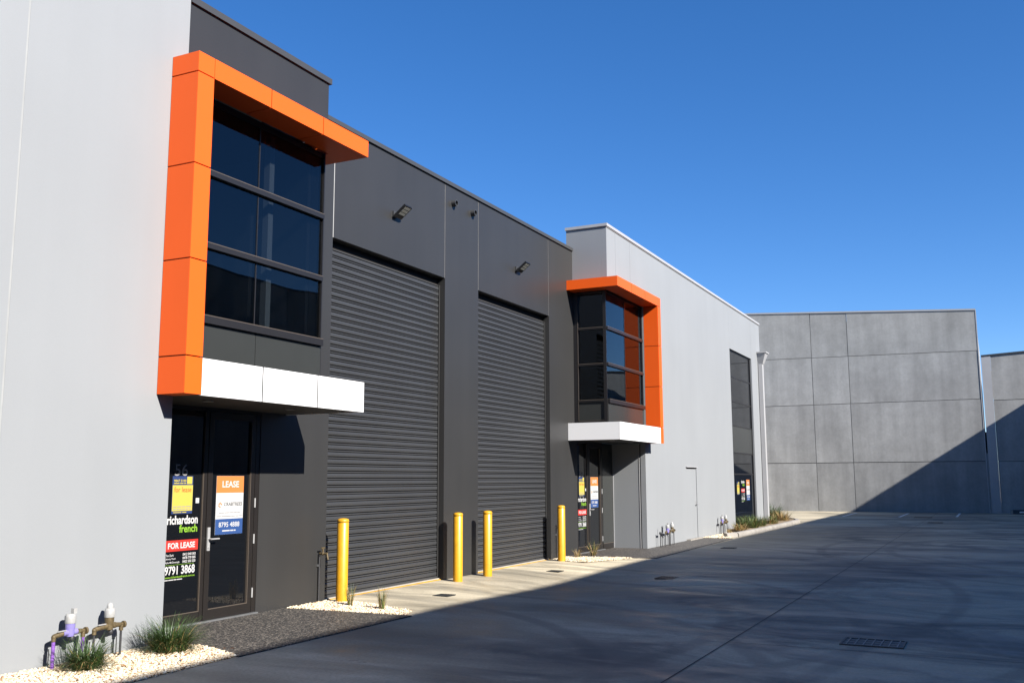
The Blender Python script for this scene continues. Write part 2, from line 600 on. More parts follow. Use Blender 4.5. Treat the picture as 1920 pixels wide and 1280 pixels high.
def tilt_concrete():
    """grey off-form wall concrete with clouding and run marks"""
    m = bpy.data.materials.new('tilt_up_concrete')
    m.use_nodes = True
    N, L = m.node_tree.nodes, m.node_tree.links
    p = N['Principled BSDF']
    p.inputs['Roughness'].default_value = 0.8
    geo = N.new('ShaderNodeNewGeometry')
    info = N.new('ShaderNodeObjectInfo')
    off = N.new('ShaderNodeVectorMath')
    off.operation = 'MULTIPLY_ADD'
    cb0 = N.new('ShaderNodeCombineXYZ')
    for i in range(3):
        L.new(info.outputs['Random'], cb0.inputs[i])
    off.inputs[1].default_value = (37, 23, 11)
    L.new(cb0.outputs[0], off.inputs[0])
    L.new(geo.outputs['Position'], off.inputs[2])
    def layer(cur, scale, detail, lo, hi, stretch=None, rough=0.55):
        n = N.new('ShaderNodeTexNoise')
        n.inputs['Scale'].default_value = scale
        n.inputs['Detail'].default_value = detail
        n.inputs['Roughness'].default_value = rough
        src = off.outputs[0]
        if stretch:
            mp = N.new('ShaderNodeMapping')
            mp.inputs['Scale'].default_value = stretch
            L.new(src, mp.inputs['Vector'])
            src = mp.outputs[0]
        L.new(src, n.inputs['Vector'])
        mr = N.new('ShaderNodeMapRange')
        mr.inputs['From Min'].default_value = 0.3
        mr.inputs['From Max'].default_value = 0.7
        mr.inputs['To Min'].default_value = lo
        mr.inputs['To Max'].default_value = hi
        L.new(n.outputs[0], mr.inputs['Value'])
        cb = N.new('ShaderNodeCombineColor')
        for i in range(3):
            L.new(mr.outputs[0], cb.inputs[i])
        mx = N.new('ShaderNodeMix')
        mx.data_type = 'RGBA'
        mx.blend_type = 'MULTIPLY'
        mx.inputs[0].default_value = 1
        if cur is None:
            mx.inputs[6].default_value = (0.25, 0.252, 0.247, 1)
        else:
            L.new(cur, mx.inputs[6])
        L.new(cb.outputs[0], mx.inputs[7])
        return mx.outputs[2]
    c = layer(None, 0.45, 6, 0.84, 1.15)
    c = layer(c, 1.0, 5, 0.82, 1.14, (1.6, 1.6, 0.13))
    c = layer(c, 2.6, 6, 0.93, 1.06)
    c = layer(c, 9.0, 5, 0.94, 1.06)
    tone = N.new('ShaderNodeMapRange')
    tone.inputs['To Min'].default_value = 0.92
    tone.inputs['To Max'].default_value = 1.06
    L.new(info.outputs['Random'], tone.inputs['Value'])
    tc = N.new('ShaderNodeVectorMath')
    tc.operation = 'SCALE'
    L.new(c, tc.inputs[0])
    L.new(tone.outputs[0], tc.inputs['Scale'])
    L.new(tc.outputs[0], p.inputs['Base Color'])
    return m

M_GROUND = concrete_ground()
M_AGG = aggregate()
M_TILT = tilt_concrete()

# ------------------------------------------------------------------ levels shared by the whole facade
YF, YL, YD = 7.42, 7.807, 8.684          # front of frames, pale walls, charcoal wall
ZB0, ZB1 = 6.095, 6.322                  # orange beam
ZC0, ZC1 = 2.595, 2.989                  # white canopy
ZD = 7.10                                # top of charcoal wall under its capping

# ------------------------------------------------------------------ ground
def dip(x, y):
    return -0.115 * math.exp(-((x - 15.6) / 2.4) ** 2) * math.exp(-((y - 6.6) / 1.25) ** 2)

xs = [-700, -250, -90, -40, -15, 0] + [4 + 0.4 * i for i in range(61)] + [30, 34, 38, 44, 52, 60, 90, 200, 800]
ys = [-700, -200, -60, -20, -7, -3, 0, 2] + [3 + 0.25 * i for i in range(24)] + [9.5, 12, 20, 60, 200, 700]
g = MB()
g.v = [(x, y, dip(x, y)) for x in xs for y in ys]
ny = len(ys)
g.f = [(i * ny + j, (i + 1) * ny + j, (i + 1) * ny + j + 1, i * ny + j + 1) for i in range(len(xs) - 1) for j in range(ny - 1)]
g.smooth = [True] * len(g.f)
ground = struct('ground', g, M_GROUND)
for name, x0, x1, y0, y1 in (('expansion_joint', -3, 54, 2.624, 2.637), ('expansion_joint', 10.44, 10.452, -6.9, 2.62),
                             ('expansion_joint', 30.0, 30.014, -6.9, 7.0), ('expansion_joint', 42.5, 42.516, -6.9, 9.0)):
    part(name, MB().add([(x0, y0, .004), (x1, y0, .004), (x1, y1, .004), (x0, y1, .004)], [(0, 1, 2, 3)]), M_CAULK_D, ground)

def sheet(pts, z):
    return MB().add([(x, y, z) for x, y in pts], [tuple(range(len(pts)))])

# the dark aggregate paths before the two doors: thin slabs, edges visible
path1 = struct('path', MB().prism_z([(7.56, 6.72), (10.72, 6.72), (10.62, 8.68), (7.63, 8.68), (7.63, 7.8), (7.74, 7.4)], -0.05, 0.012), M_AGG)
path2 = struct('path', MB().prism_z([(20.62, 6.70), (28.25, 6.86), (28.25, 7.80), (23.36, 7.80), (23.36, 8.68), (20.22, 8.68)], -0.05, 0.012), M_AGG)

# ------------------------------------------------------------------ pebbles
def pebble_bed(name, poly, n, size, z0, slope=None):
    """a mound of small stones inside a polygon: one mesh, nobody could count it"""
    bm = bmesh.new()
    bmesh.ops.create_icosphere(bm, subdivisions=1, radius=1)
    bv = np.array([v.co[:] for v in bm.verts])
    bf = np.array([[v.index for v in q.verts] for q in bm.faces])
    bm.free()
    poly = np.array(poly)
    lo, hi = poly.min(0), poly.max(0)
    pts = []
    while len(pts) < n:
        q = lo + (hi - lo) * rng.random(2)
        inside = False
        j = len(poly) - 1
        for i in range(len(poly)):
            (xi, yi), (xj, yj) = poly[i], poly[j]
            if (yi > q[1]) != (yj > q[1]) and q[0] < (xj - xi) * (q[1] - yi) / (yj - yi) + xi:
                inside = not inside
            j = i
        if inside:
            pts.append(q)
    pts = np.array(pts)
    verts, faces = [], []
    nv = len(bv)
    ang = rng.random((n, 3)) * 2 * math.pi
    sc = size * (0.6 + 0.8 * rng.random((n, 1))) * np.array([1.0, 0.75, 0.55]) * (0.8 + 0.4 * rng.random((n, 3)))
    jit = 1 + 0.25 * (rng.random((n, nv, 1)) - 0.5)
    for i in range(n):
        R = np.array(Matrix.Rotation(ang[i, 0], 3, 'Z') @ Matrix.Rotation(0.5 * math.sin(ang[i, 1]), 3, 'X'))
        z = z0 + (slope(pts[i]) if slope else 0) + (rng.random() - 0.3) * size * 0.9
        verts.append((bv * jit[i] * sc[i]) @ R.T + np.array([pts[i][0], pts[i][1], z]))
        faces.append(bf + i * nv)
    me = bpy.data.meshes.new(name)
    verts = np.concatenate(verts)
    faces = np.concatenate(faces)
    me.from_pydata(verts.tolist(), [], faces.tolist())
    me.polygons.foreach_set('use_smooth', [True] * len(faces))
    at = me.attributes.new('tone', 'FLOAT', 'POINT')
    at.data.foreach_set('value', np.repeat(rng.random(n), nv).astype(np.float32))
    me.materials.append(M_PEB)
    o = link(name, me)
    o['kind'] = 'stuff'
    return o

def pebble_mat():
    m = bpy.data.materials.new('cream_pebble')
    m.use_nodes = True
    N, L = m.node_tree.nodes, m.node_tree.links
    p = N['Principled BSDF']
    at = N.new('ShaderNodeAttribute')
    at.attribute_name = 'tone'
    ra = N.new('ShaderNodeValToRGB')
    e = ra.color_ramp.elements
    e[0].position, e[0].color = 0.0, (0.16, 0.11, 0.07, 1)
    e[1].position, e[1].color = 1.0, (0.64, 0.61, 0.53, 1)
    for pos, c in ((0.06, (0.24, 0.11, 0.05)), (0.12, (0.42, 0.31, 0.19)), (0.35, (0.55, 0.44, 0.29)), (0.7, (0.60, 0.52, 0.38))):
        k = e.new(pos)
        k.color = (*c, 1)
    L.new(at.outputs['Fac'], ra.inputs[0])
    L.new(ra.outputs[0], p.inputs['Base Color'])
    p.inputs['Roughness'].default_value = 0.6
    return m

M_PEB = pebble_mat()
M_BED = mat('pebble_bed_base', (0.40, 0.32, 0.22), 0.9, var=0.3, vscale=30)

def slope1(q):          # the near bed is heaped towards the wall
    return 0.035 * max(0.0, min(1.0, (q[1] - 6.7) / 0.9))

bed1 = [(4.4, 6.66), (7.60, 6.76), (7.76, 7.36), (7.64, 7.80), (4.4, 7.80)]
mbd = MB().add([(2.0, 6.68, .004), (7.54, 6.78, .004), (7.62, 7.803, .035), (2.0, 7.803, .035)], [(0, 1, 2, 3)])
struct('pebble_ground', mbd, M_BED)
pebble_bed('pebbles', bed1, 13500, 0.0145, 0.008, slope1)
bed2 = [(10.70, 6.80), (11.10, 6.95), (11.62, 8.22), (11.50, 8.66), (10.64, 8.66)]
struct('pebble_ground', sheet(bed2, 0.005), M_BED)
pebble_bed('pebbles', bed2, 4200, 0.0145, 0.010)
bed3 = [(19.05, 7.75), (19.9, 7.36), (20.46, 7.18), (20.52, 7.5), (20.2, 8.64), (19.45, 8.64), (19.2, 8.2)]
struct('pebble_ground', sheet(bed3, 0.005), M_BED)
pebble_bed('pebbles', bed3, 3000, 0.016, 0.010)
bed4 = [(28.30, 7.0), (31.6, 7.25), (31.6, 7.78), (28.30, 7.78)]
struct('pebble_ground', sheet(bed4, 0.006), M_BED)
pebble_bed('pebbles', bed4, 2600, 0.018, 0.012)

# ------------------------------------------------------------------ text
TXT = {}
def text_mesh(s, bold):
    key = (s, bold)
    if key not in TXT:
        cu = bpy.data.curves.new('lettering', 'FONT')
        cu.body = s
        cu.size = 1
        cu.offset = bold
        cu.resolution_u = 3
        o = bpy.data.objects.new('lettering', cu)
        COL.objects.link(o)
        dg = bpy.context.evaluated_depsgraph_get()
        dg.update()
        me = bpy.data.meshes.new_from_object(o.evaluated_get(dg))
        vs = np.array([v.co[:] for v in me.vertices])
        fs = [tuple(q.vertices) for q in me.polygons]
        bpy.data.objects.remove(o)
        bpy.data.curves.remove(cu)
        bpy.data.meshes.remove(me)
        TXT[key] = (vs, fs)
    return TXT[key]

def text(mb, s, x0, x1, z0, z1, y, bold=0.0, mirror=False):
    """flat letters fitted into a box on a plane that faces -y"""
    vs, fs = text_mesh(s, bold)
    lo, hi = vs.min(0), vs.max(0)
    sx, sz = (x1 - x0) / (hi[0] - lo[0]), (z1 - z0) / (hi[1] - lo[1])
    mb.add([(x0 + (a - lo[0]) * sx, y, z0 + (b - lo[1]) * sz) for a, b, c in vs], fs)

# ------------------------------------------------------------------ buildings: facade pieces
def glazed_door(b, dx):
    d = subgroup('entry_door', b)
    yg, yf, yb = YD + 0.022, YD + 0.006, YD + 0.07
    z1 = ZC0 + 0.011
    X = lambda a: a + dx
    fr = MB()
    fr.box(X(8.41), X(8.455), yf, yb, 0.03, z1)                       # left jamb
    fr.box(X(8.455), X(9.045), yf, yb, 0.03, 0.15)                    # bottom rail, side pane
    fr.box(X(9.045), X(9.10), yf - .006, yb, 0.03, z1)                # mullion
    part('frame', fr, M_DFRAME, d)
    lf = MB()
    lf.box(X(9.108), X(9.19), yf - .01, yb, 0.035, z1 - .05)           # lock stile
    lf.box(X(9.88), X(9.955), yf - .01, yb, 0.035, z1 - .05)           # hinge stile
    lf.box(X(9.19), X(9.88), yf - .01, yb, 0.035, 0.155)               # bottom rail
    lf.box(X(9.19), X(9.88), yf - .01, yb, z1 - .14, z1 - .05)
    part('door_leaf', lf, M_DFRAME, d)
    jb = MB()
    jb.box(X(9.975), X(10.05), yf, yb, 0.03, z1 - .045)
    jb.box(X(8.455), X(9.045), yf, yb, z1 - .045, z1)
    jb.box(X(9.10), X(10.05), yf, yb, z1 - .045, z1)
    part('frame', jb, M_DFRAME, d)
    part('shadow_gap', MB().box(X(9.955), X(9.975), yb - .02, yb, 0.03, z1 - .05), M_CORE, d)
    bd = MB()
    bd.box(X(8.455), X(9.045), yf - .004, yg, 0.15, 0.158)
    bd.box(X(9.037), X(9.045), yf - .004, yg, 0.158, z1 - .05)
    bd.box(X(9.19), X(9.88), yf - .014, yg, 0.155, 0.163)
    bd.box(X(9.872), X(9.88), yf - .014, yg, 0.163, z1 - .15)
    part('glazing_bead', bd, M_BEAD, d)
    part('pane', MB().box(X(8.455), X(9.045), yg, yg + .01, 0.158, z1 - .045), M_DGLASS, d)
    part('pane', MB().box(X(9.19), X(9.88), yg, yg + .01, 0.163, z1 - .14), M_DGLASS, d)
    h = MB()
    h.box(X(9.125), X(9.168), yf - .026, yf - .01, 0.86, 1.14)
    h.tube((X(9.147), yf - .02, 1.0), (X(9.147), yf - .075, 1.0), .012)
    h.tube((X(9.14), yf - .075, 1.0), (X(9.27), yf - .075, 1.0), .010)
    h.ball((X(9.27), yf - .075, 1.0), .010)
    h.tube((X(9.147), yf - .026, 0.90), (X(9.147), yf - .034, 0.90), .014)
    part('handle', h, M_STEEL, d)
    for z in (0.28, 0.96, 1.42):
        part('hinge', MB().tube((X(9.966), yf - .016, z - .06), (X(9.966), yf - .016, z + .06), .011), M_STEEL, d)
    part('threshold', MB().box(X(8.41), X(10.05), YD - .05, yb, 0.0135, 0.03), M_GALV, d)
    part('backing', MB().box(X(8.30), X(10.06), yb + .004, yb + .05, 0.0, ZC1 + .2), M_CORE, d)
    n = MB()
    text(n, '56' if dx == 0 else '54', X(8.585), X(8.795), 1.765, 1.905, yg - .002, 0.005)
    part('door_number', n, P_GREY, d)
    return d

def portal(b, leg, beams, notch, name_leg='cladding_panel'):
    """orange frame: leg = (x0, x1); beams = list of x ranges; notch = x range that reaches back past the bay"""
    p = subgroup('portal_frame', b)
    gap = 0.007
    x0, x1 = leg
    for z0, z1 in ((ZC0, 2.997), (2.997, 4.03), (4.03, 5.07), (5.07, ZB0)):
        part('cladding_panel', MB().box(x0, x1, YF, YL - .004, z0 + gap, z1 - gap), M_ORANGE, p)
    part('cladding_panel', MB().box(x0, x1, YF, YL - .004, ZB0 + gap, ZB1), M_ORANGE, p)
    core = MB().box(x0 + .02, x1 - .02, YF + .02, YL - .004, ZC0 + .01, ZB1 - .02)
    for a, c in beams:
        m = MB()
        lo, hi = a + gap, c - gap
        if a == min(q[0] for q in beams) and leg[0] > a:
            lo = a
        if c == max(q[1] for q in beams) and leg[0] < a:
            hi = c
        m.box(lo, hi, YF, YL + .01, ZB0, ZB1)
        nx0, nx1 = max(lo, notch[0]), min(hi, notch[1])
        if nx1 > nx0:
            m.box(nx0, nx1, YL + .01, YD - .003, ZB0, ZB1)
        part('cladding_panel', m, M_ORANGE, p)
    ba, bc = min(q[0] for q in beams), max(q[1] for q in beams)
    core.box(ba + .02, bc - .02, YF + .02, YL - .02, ZB0 + .012, ZB1 - .012)
    part('backing', core, M_CORE, p)
    return p

def canopy(b, panels, end, bay, light_x):
    c = subgroup('canopy', b)
    gap = 0.010
    xa, xb = panels[0][0], panels[-1][1]
    for a, d in panels:
        part('fascia_panel', MB().box(a + (gap if a > xa else 0), d - (gap if d < xb else 0), YF, YF + .04, ZC0, ZC1), M_WHITE, c)
    for a, d in panels[1:]:
        part('sealant_joint', MB().box(a - gap, a + gap, YF + .001, YF + .03, ZC0 + .001, ZC1 - .001), M_CAULK_D, c)
    ex0, ex1 = (end, end + .04) if end == xa else (end - .04, end)
    part('fascia_panel', MB().box(ex0, ex1, YF + .041, YD - .003, ZC0, ZC1), M_WHITE, c)
    sx0, sx1 = (ex1 + .001, xb) if end == xa else (xa, ex0 - .001)
    part('soffit', MB().box(sx0, sx1, YF + .041, YD - .003, ZC0 + .012, ZC0 + .03), M_SOFFIT, c)
    top = MB()
    top.box(sx0, sx1, YF + .041, YL + .02, ZC0 + .031, ZC1 - .006)
    t0, t1 = (ex1 + .001, bay[0] - .003) if end == xa else (bay[1] + .003, ex0 - .001)
    top.box(t0, t1, YL + .021, YD - .003, ZC0 + .031, ZC1 - .006)
    part('backing', top, M_CORE, c)
    for x in light_x:
        part('downlight', MB().lathe([(0.065, 0.0), (0.065, 0.014), (0.04, 0.016), (0.0, 0.016)], (x, YL + .15, ZC0), 20), M_LIGHTCAP, c)
    return c

TR = (3.54, 4.385, 5.235, 6.09)          # sill, transoms, head
def bay_front(b, x0, x1, mull):
    w = subgroup('bay_window', b)
    y0 = YL + .02
    fr = MB()
    J = .018
    fr.box(x0, x0 + J, y0 + .035, y0 + .11, ZC1 + .002, 6.09)
    fr.box(x1 - J, x1, y0 + .02, y0 + .11, ZC1 + .002, 6.09)
    for z in TR[:3]:
        hh = 0.085 if z == TR[0] else 0.06
        fr.box(x0 + J, x1 - J, y0 - (.03 if z == TR[0] else .0), y0 + .11, z - hh, z)
    fr.box(x0 + J, x1 - J, y0 + .04, y0 + .11, 6.03, 6.09)
    part('frame', fr, M_FRAME, w)
    bd = MB()  # paler bead colour also stands in for the sunlit ledge of each transom
    for z in TR[:3]:
        bd.box(x0 + J, x1 - J, y0 - (.031 if z == TR[0] else .001), y0 + .03, z + .0005, z + .009)
    part('glazing_bead', bd, M_BEAD, w)
    xl = [x0 + J, mull - .008, mull + .008, x1 - J]
    for k in range(3):
        za, zb = TR[k], (TR[k + 1] - .06 if k < 2 else 6.03)
        part('mullion', MB().box(mull - .008, mull + .008, y0 + .044, y0 + .10, za, zb), M_FRAME, w)
        part('pane', MB().box(xl[0], xl[1], y0 + .05, y0 + .06, za, zb), M_GLASS, w)
        part('pane', MB().box(xl[2], xl[3], y0 + .05, y0 + .06, za, zb), M_GLASS, w)
    for a, c in ((x0 + J, mull - .004), (mull + .004, x1 - J)):
        part('spandrel_panel', MB().box(a, c, y0 + .015, y0 + .05, ZC1 + .002, TR[0] - .086), M_SPANDREL, w)
    part('backing', MB().box(x0 + .02, x1 - .02, y0 + .052, y0 + .10, ZC1 + .002, TR[0] - .088), M_CORE, w)
    return w

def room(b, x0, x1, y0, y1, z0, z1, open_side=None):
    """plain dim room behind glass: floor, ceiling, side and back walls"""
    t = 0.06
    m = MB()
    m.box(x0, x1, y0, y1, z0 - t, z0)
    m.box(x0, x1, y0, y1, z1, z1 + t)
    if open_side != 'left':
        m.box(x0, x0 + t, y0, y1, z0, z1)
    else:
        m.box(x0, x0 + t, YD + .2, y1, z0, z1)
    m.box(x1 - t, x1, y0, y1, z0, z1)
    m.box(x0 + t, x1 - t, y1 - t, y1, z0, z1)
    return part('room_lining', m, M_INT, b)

def shutter(b, x0, x1):
    s = subgroup('roller_shutter', b)
    yp, ztop, pitch = YD + .115, 5.33, 0.105
    prof = [(0.034, 0.0), (0.034, 0.005), (0.004, 0.006), (0.0, 0.012), (-0.003, 0.035), (-0.001, 0.058), (0.006, 0.067), (0.034, 0.068),
            (0.034, 0.077), (0.003, 0.078), (0.0, 0.083), (0.0, 0.092), (0.006, 0.097), (0.034, 0.098), (0.034, 0.105)]
    m = MB()
    xa, xb = x0 + .03, x1 - .03
    L_ = xb - xa
    vs = [(0, p, z) for p, z in prof] + [(L_, p, z) for p, z in prof]
    n = len(prof)
    m.add(vs, [(i, i + n, i + 1 + n, i + 1) for i in range(n - 1)])
    me = m.mesh('slat', M_SLAT)
    og = ORIGIN[b.name]
    rs = random.Random(int(x0 * 10))
    for k in range(49):
        sl_ = link('slat', me, s, (xa - og[0], yp - og[1] + rs.uniform(-.0025, .0025), 0.06 + k * pitch - og[2]))
        sl_.rotation_euler = (math.radians(rs.uniform(-.9, .9)), math.radians(rs.uniform(-.02, .02)), 0)
    part('bottom_rail', MB().box(xa, xb, yp - .012, yp + .03, 0.022, 0.0595), M_SLAT, s)
    for a in (x0 + .002, x1 - .042):
        part('guide_rail', MB().box(a, a + .03, yp - .02, yp - .008, 0.03, 5.2), M_CAULK_D, s)
    part('backing', MB().box(x0, x1, yp + .045, yp + .09, 0.0, ztop + .1), M_CORE, s)
    part('sill', MB().box(x0 + .004, x1 - .004, YD + .065, YD + .158, -0.05, 0.022), M_APRON, s)
    part('floor_angle', MB().box(x0 + .004, x1 - .004, YD + .03, YD + .064, -0.05, 0.008), M_YLINE, s)
    return s

# ------------------------------------------------------------------ pale building at the near left
A = thing('warehouse', 'tall blank pale grey building at the near left, beside the near orange frame', 'building', (0, YL, 0))
part('wall_panel', MB().box(-60, 5.625, YL, YL + .18, -.05, 7.62), M_LIGHT, A)  # run extended out of view, the added length blocks low sky
part('wall_panel', MB().box(5.645, 7.622, YL, YL + .18, -.05, 7.62), M_LIGHT, A)
part('sealant_joint', MB().box(5.6245, 5.6455, YL + .002, YL + .1, -.04, 7.62), M_CAULK_W, A)
part('return_wall', MB().box(7.442, 7.622, YL + .181, 9.6, -.05, 7.62), M_LIGHT, A)
part('parapet_capping', MB().box(-60, 7.65, YL - .03, YL + .22, 7.622, 7.69), M_LIGHTCAP, A)
part('roof', MB().box(-60, 7.44, YL + .2, 32, 7.0, 7.1), M_ROOF, A)

# ------------------------------------------------------------------ charcoal middle building with the two shutters
B = thing('warehouse', 'charcoal building with two tall roller shutters and the near orange framed window', 'building', (14, YD, 0))
O1, O2 = (11.52, 14.85), (16.135, 19.46)
T = .17
part('wall_panel', MB().box(10.052, O1[0] - .012, YD, YD + T, -.05, ZD), M_DARK, B)
part('wall_panel', MB().box(O1[0] + .012, O1[1] - .008, YD, YD + T, 5.33, ZD), M_DARK, B)
part('wall_panel', MB().box(O1[1] + .008, O2[0] - .008, YD, YD + T, -.05, ZD), M_DARK, B)
part('wall_panel', MB().box(O2[0] + .008, O2[1] - .008, YD, YD + T, 5.33, ZD), M_DARK, B)
part('wall_panel', MB().box(O2[1] + .008, 20.985, YD, YD + T, -.05, ZD), M_DARK, B)
for x, w, z0, m in ((O1[0], .011, 5.33, M_CAULK_L), (O1[1], .007, 5.33, M_CAULK), (O2[0], .007, 5.33, M_CAULK), (O2[1], .007, 5.33, M_CAULK)):
    part('sealant_joint', MB().box(x - w, x + w, YD + .004, YD + .1, z0, ZD - .002), m, B)
part('wall_panel', MB().box(7.64, 8.405, YD, YD + T, -.05, ZC0), M_DARK, B)
part('parapet_capping', MB().box(10.3, 20.84, YD - .035, YD + .25, ZD + .002, 7.172), M_DARKCAP, B)
shutter(B, O1[0] - .012, O1[1] + .008)
shutter(B, O2[0] - .008, O2[1] + .008)
# near bay
part('parapet_wall', MB().box(7.636, 10.215, YL + .025, YL + .2, ZB1 + .002, 7.085), M_DARK, B)
part('parapet_wall', MB().box(10.035, 10.215, YL + .201, YD - .002, ZB1 + .002, 7.085), M_DARK, B)
part('parapet_wall', MB().box(10.035, 10.20, YL + .135, YD - .002, ZC1 + .002, ZB0 - .002), M_DARK, B)
part('parapet_capping', MB().box(7.636, 10.25, YL - .005, YD - .04, 7.087, 7.165), M_DARKCAP, B)
bay_front(B, 7.64, 10.2, 8.925)
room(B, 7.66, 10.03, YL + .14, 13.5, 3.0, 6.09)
part('interior_post', MB().box(9.285, 9.375, 8.02, 8.11, 3.0, 6.09), M_POST, B)
part('interior_post', MB().box(9.78, 9.84, 8.75, 8.81, 3.0, 6.09), M_INT, B)
portal(B, (7.395, 7.635), [(7.635, 8.585), (8.585, 9.585), (9.585, 10.585)], (10.222, 10.585))
canopy(B, [(7.640, 8.59), (8.59, 9.60), (9.60, 10.585)], 10.585, (7.64, 10.2), (8.3, 9.75))
glazed_door(B, 0.0)
part('roof', MB().box(7.46, 20.84, YD + .3, 32, 6.75, 6.85), M_ROOF, B)

# ------------------------------------------------------------------ pale right-hand building
Cb = thing('warehouse', 'long pale grey building at the right with the far orange framed corner window', 'building', (30, YL, 0))
ZT = 7.62
t = 0.13
part('wall_panel', MB().box(20.85, 21.445, YL, YL + t, ZB1 + .002, ZT), M_LIGHT, Cb)
part('wall_panel', MB().box(21.453, 22.486, YL, YL + t, ZB1 + .002, ZT), M_LIGHT, Cb)
part('wall_panel', MB().prism_y([(23.452, -.05), (26.95, -.05), (26.95, 2.04), (28.0, 2.04), (28.0, -.05), (32.60, -.05), (32.60, ZT),
                                 (22.494, ZT), (22.494, ZB1 + .002), (23.452, ZB1 + .002)], YL, YL + t), M_LIGHT, Cb)
part('wall_panel', MB().box(23.36, 23.450, YL, YL + t, -.05, ZC1), M_LIGHT, Cb)
part('wall_panel', MB().box(32.606, 35.93, YL, YL + t, 6.13, ZT), M_LIGHT, Cb)
part('wall_panel', MB().box(35.936, 37.47, YL, YL + t, -.05, ZT), M_LIGHT, Cb)
part('wall_panel', MB().box(32.606, 35.93, YL, YL + t, -.05, 0.16), M_LIGHT, Cb)
part('sealant_joint', MB().box(21.44, 21.46, YL + .006, YL + .1, ZB1 + .01, ZT), M_CAULK, Cb)
part('sealant_joint', MB().box(22.48, 22.50, YL + .006, YL + .1, ZB1 + .01, ZT), M_CAULK, Cb)
part('sealant_joint', MB().box(32.595, 32.611, YL + .006, YL + .1, 6.14, ZT), M_CAULK, Cb)
part('sealant_joint', MB().box(35.925, 35.941, YL + .006, YL + .1, 6.14, ZT), M_CAULK, Cb)
part('end_wall', MB().box(37.34, 37.47, YL + t + .001, 32, -.05, ZT), M_LIGHT, Cb)
part('side_wall', MB().box(20.85, 20.98, YL + t + .001, 8.83, ZB1 + .002, ZT), M_LIGHT, Cb)
cp = MB()
cp.box(20.82, 37.50, YL - .03, YL + t + .03, ZT + .002, 7.69)
cp.box(20.82, 20.99, YL + t + .031, 8.85, ZT + .002, 7.69)
cp.box(37.33, 37.50, YL + t + .031, 32, ZT + .002, 7.69)
part('parapet_capping', cp, M_LIGHTCAP, Cb)
part('capping_drip', MB().box(20.836, 37.485, YL - .014, YL - .002, ZT - .022, ZT), M_CAULK, Cb)
part('capping_drip', MB().box(20.836, 20.848, YL - .002, YD, ZT - .022, ZT), M_CAULK, Cb)
part('roof', MB().box(20.86, 37.33, YL + t + .05, 32, 6.6, 6.7), M_ROOF, Cb)
# door recess below the bay
part('recess_wall', MB().box(23.36, 23.48, YL + t + .03, YD + .1, -.05, ZC0 - .002), M_LIGHT, Cb)
part('sealant_joint', MB().box(23.375, 23.47, YL + t, YL + t + .03, -.04, ZC0 - .004), M_CAULK_D, Cb)
part('corner_bead', MB().box(23.345, 23.36, YD - .015, YD, 0.0, ZC0 - .004), M_LIGHTCAP, Cb)
part('corner_bead', MB().box(23.352, 23.36, YL + t + .03, YL + t + .045, 0.0, ZC0 - .004), M_LIGHTCAP, Cb)
part('recess_panel', MB().box(22.645, 23.358, YD + .006, YD + .1, 0.15, ZC0 - .002), M_SPANDREL, Cb)
part('recess_frame', MB().box(22.645, 23.358, YD, YD + .1, 0.012, 0.148), M_DFRAME, Cb)
part('glazing_bead', MB().box(22.65, 23.355, YD - .004, YD + .005, 0.148, 0.158), M_BEAD, Cb)
glazed_door(Cb, 12.58)
# far bay: front and side glazing
w2 = bay_front(Cb, 20.87, 23.45, 22.17)
ws = subgroup('bay_window', Cb)
fr = MB()
xg = 20.87
fr.box(xg, xg + .1, YD - .11, YD - .002, ZC1 + .002, 6.09)
for k, z in enumerate(TR[:3]):
    hh = .05
    fr.box(xg, xg + .1, YL + .135, YD - .112, z - hh, z)
fr.box(xg, xg + .1, YL + .135, YD - .112, 6.03, 6.09)
fr.box(xg, xg + .1, YL + .135, YD - .112, ZC1 + .002, ZC1 + .06)
part('frame', fr, M_FRAME, ws)
bd = MB()
for z in TR[:3]:
    bd.box(xg - .006, xg - .001, YL + .14, YD - .112, z - .012, z)
bd.box(xg - .006, xg - .001, YL + .14, YD - .112, ZC1 + .06, ZC1 + .07)
bd.box(xg - .006, xg - .001, YD - .116, YD - .106, ZC1 + .07, 5.6)
part('glazing_bead', bd, M_BEAD, ws)
for k in range(3):
    za, zb = TR[k], (TR[k + 1] - .05 if k < 2 else 6.03)
    part('pane', MB().box(xg + .05, xg + .06, YL + .135, YD - .112, za, zb), M_GLASS, ws)
part('spandrel_panel', MB().box(xg + .03, xg + .06, YL + .135, YD - .112, ZC1 + .061, TR[0] - .051), M_SPANDREL, ws)
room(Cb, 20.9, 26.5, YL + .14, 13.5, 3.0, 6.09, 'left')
portal(Cb, (23.452, 23.69), [(20.48, 21.47), (21.47, 22.46), (22.46, 23.452)], (20.48, 20.845))
canopy(Cb, [(20.48, 21.47), (21.47, 22.49), (22.49, 23.448)], 20.48, (20.87, 23.45), (21.4, 22.7))
# flush door in the pale wall
fd = subgroup('service_door', Cb)
part('door_leaf', MB().box(26.962, 27.975, YL + .012, YL + .06, 0.0, 2.0), M_LIGHT, fd)
part('shadow_gap', MB().box(26.951, 27.999, YL + .065, YL + .10, 0.0, 2.039), M_CORE, fd)
part('head_flashing', MB().box(26.90, 28.04, YL - .035, YL - .002, 2.045, 2.062), M_LIGHTCAP, fd)
h = MB()
h.box(27.87, 27.91, YL - .004, YL + .012, 0.93, 1.08)
h.tube((27.89, YL, 1.0), (27.89, YL - .06, 1.0), .012)
h.tube((27.9, YL - .06, 1.0), (27.78, YL - .06, 1.0), .011)
part('handle', h, M_STEEL, fd)
part('threshold', MB().box(26.80, 28.05, YL - .12, YL - .002, 0.0, 0.045), M_KERB, fd)
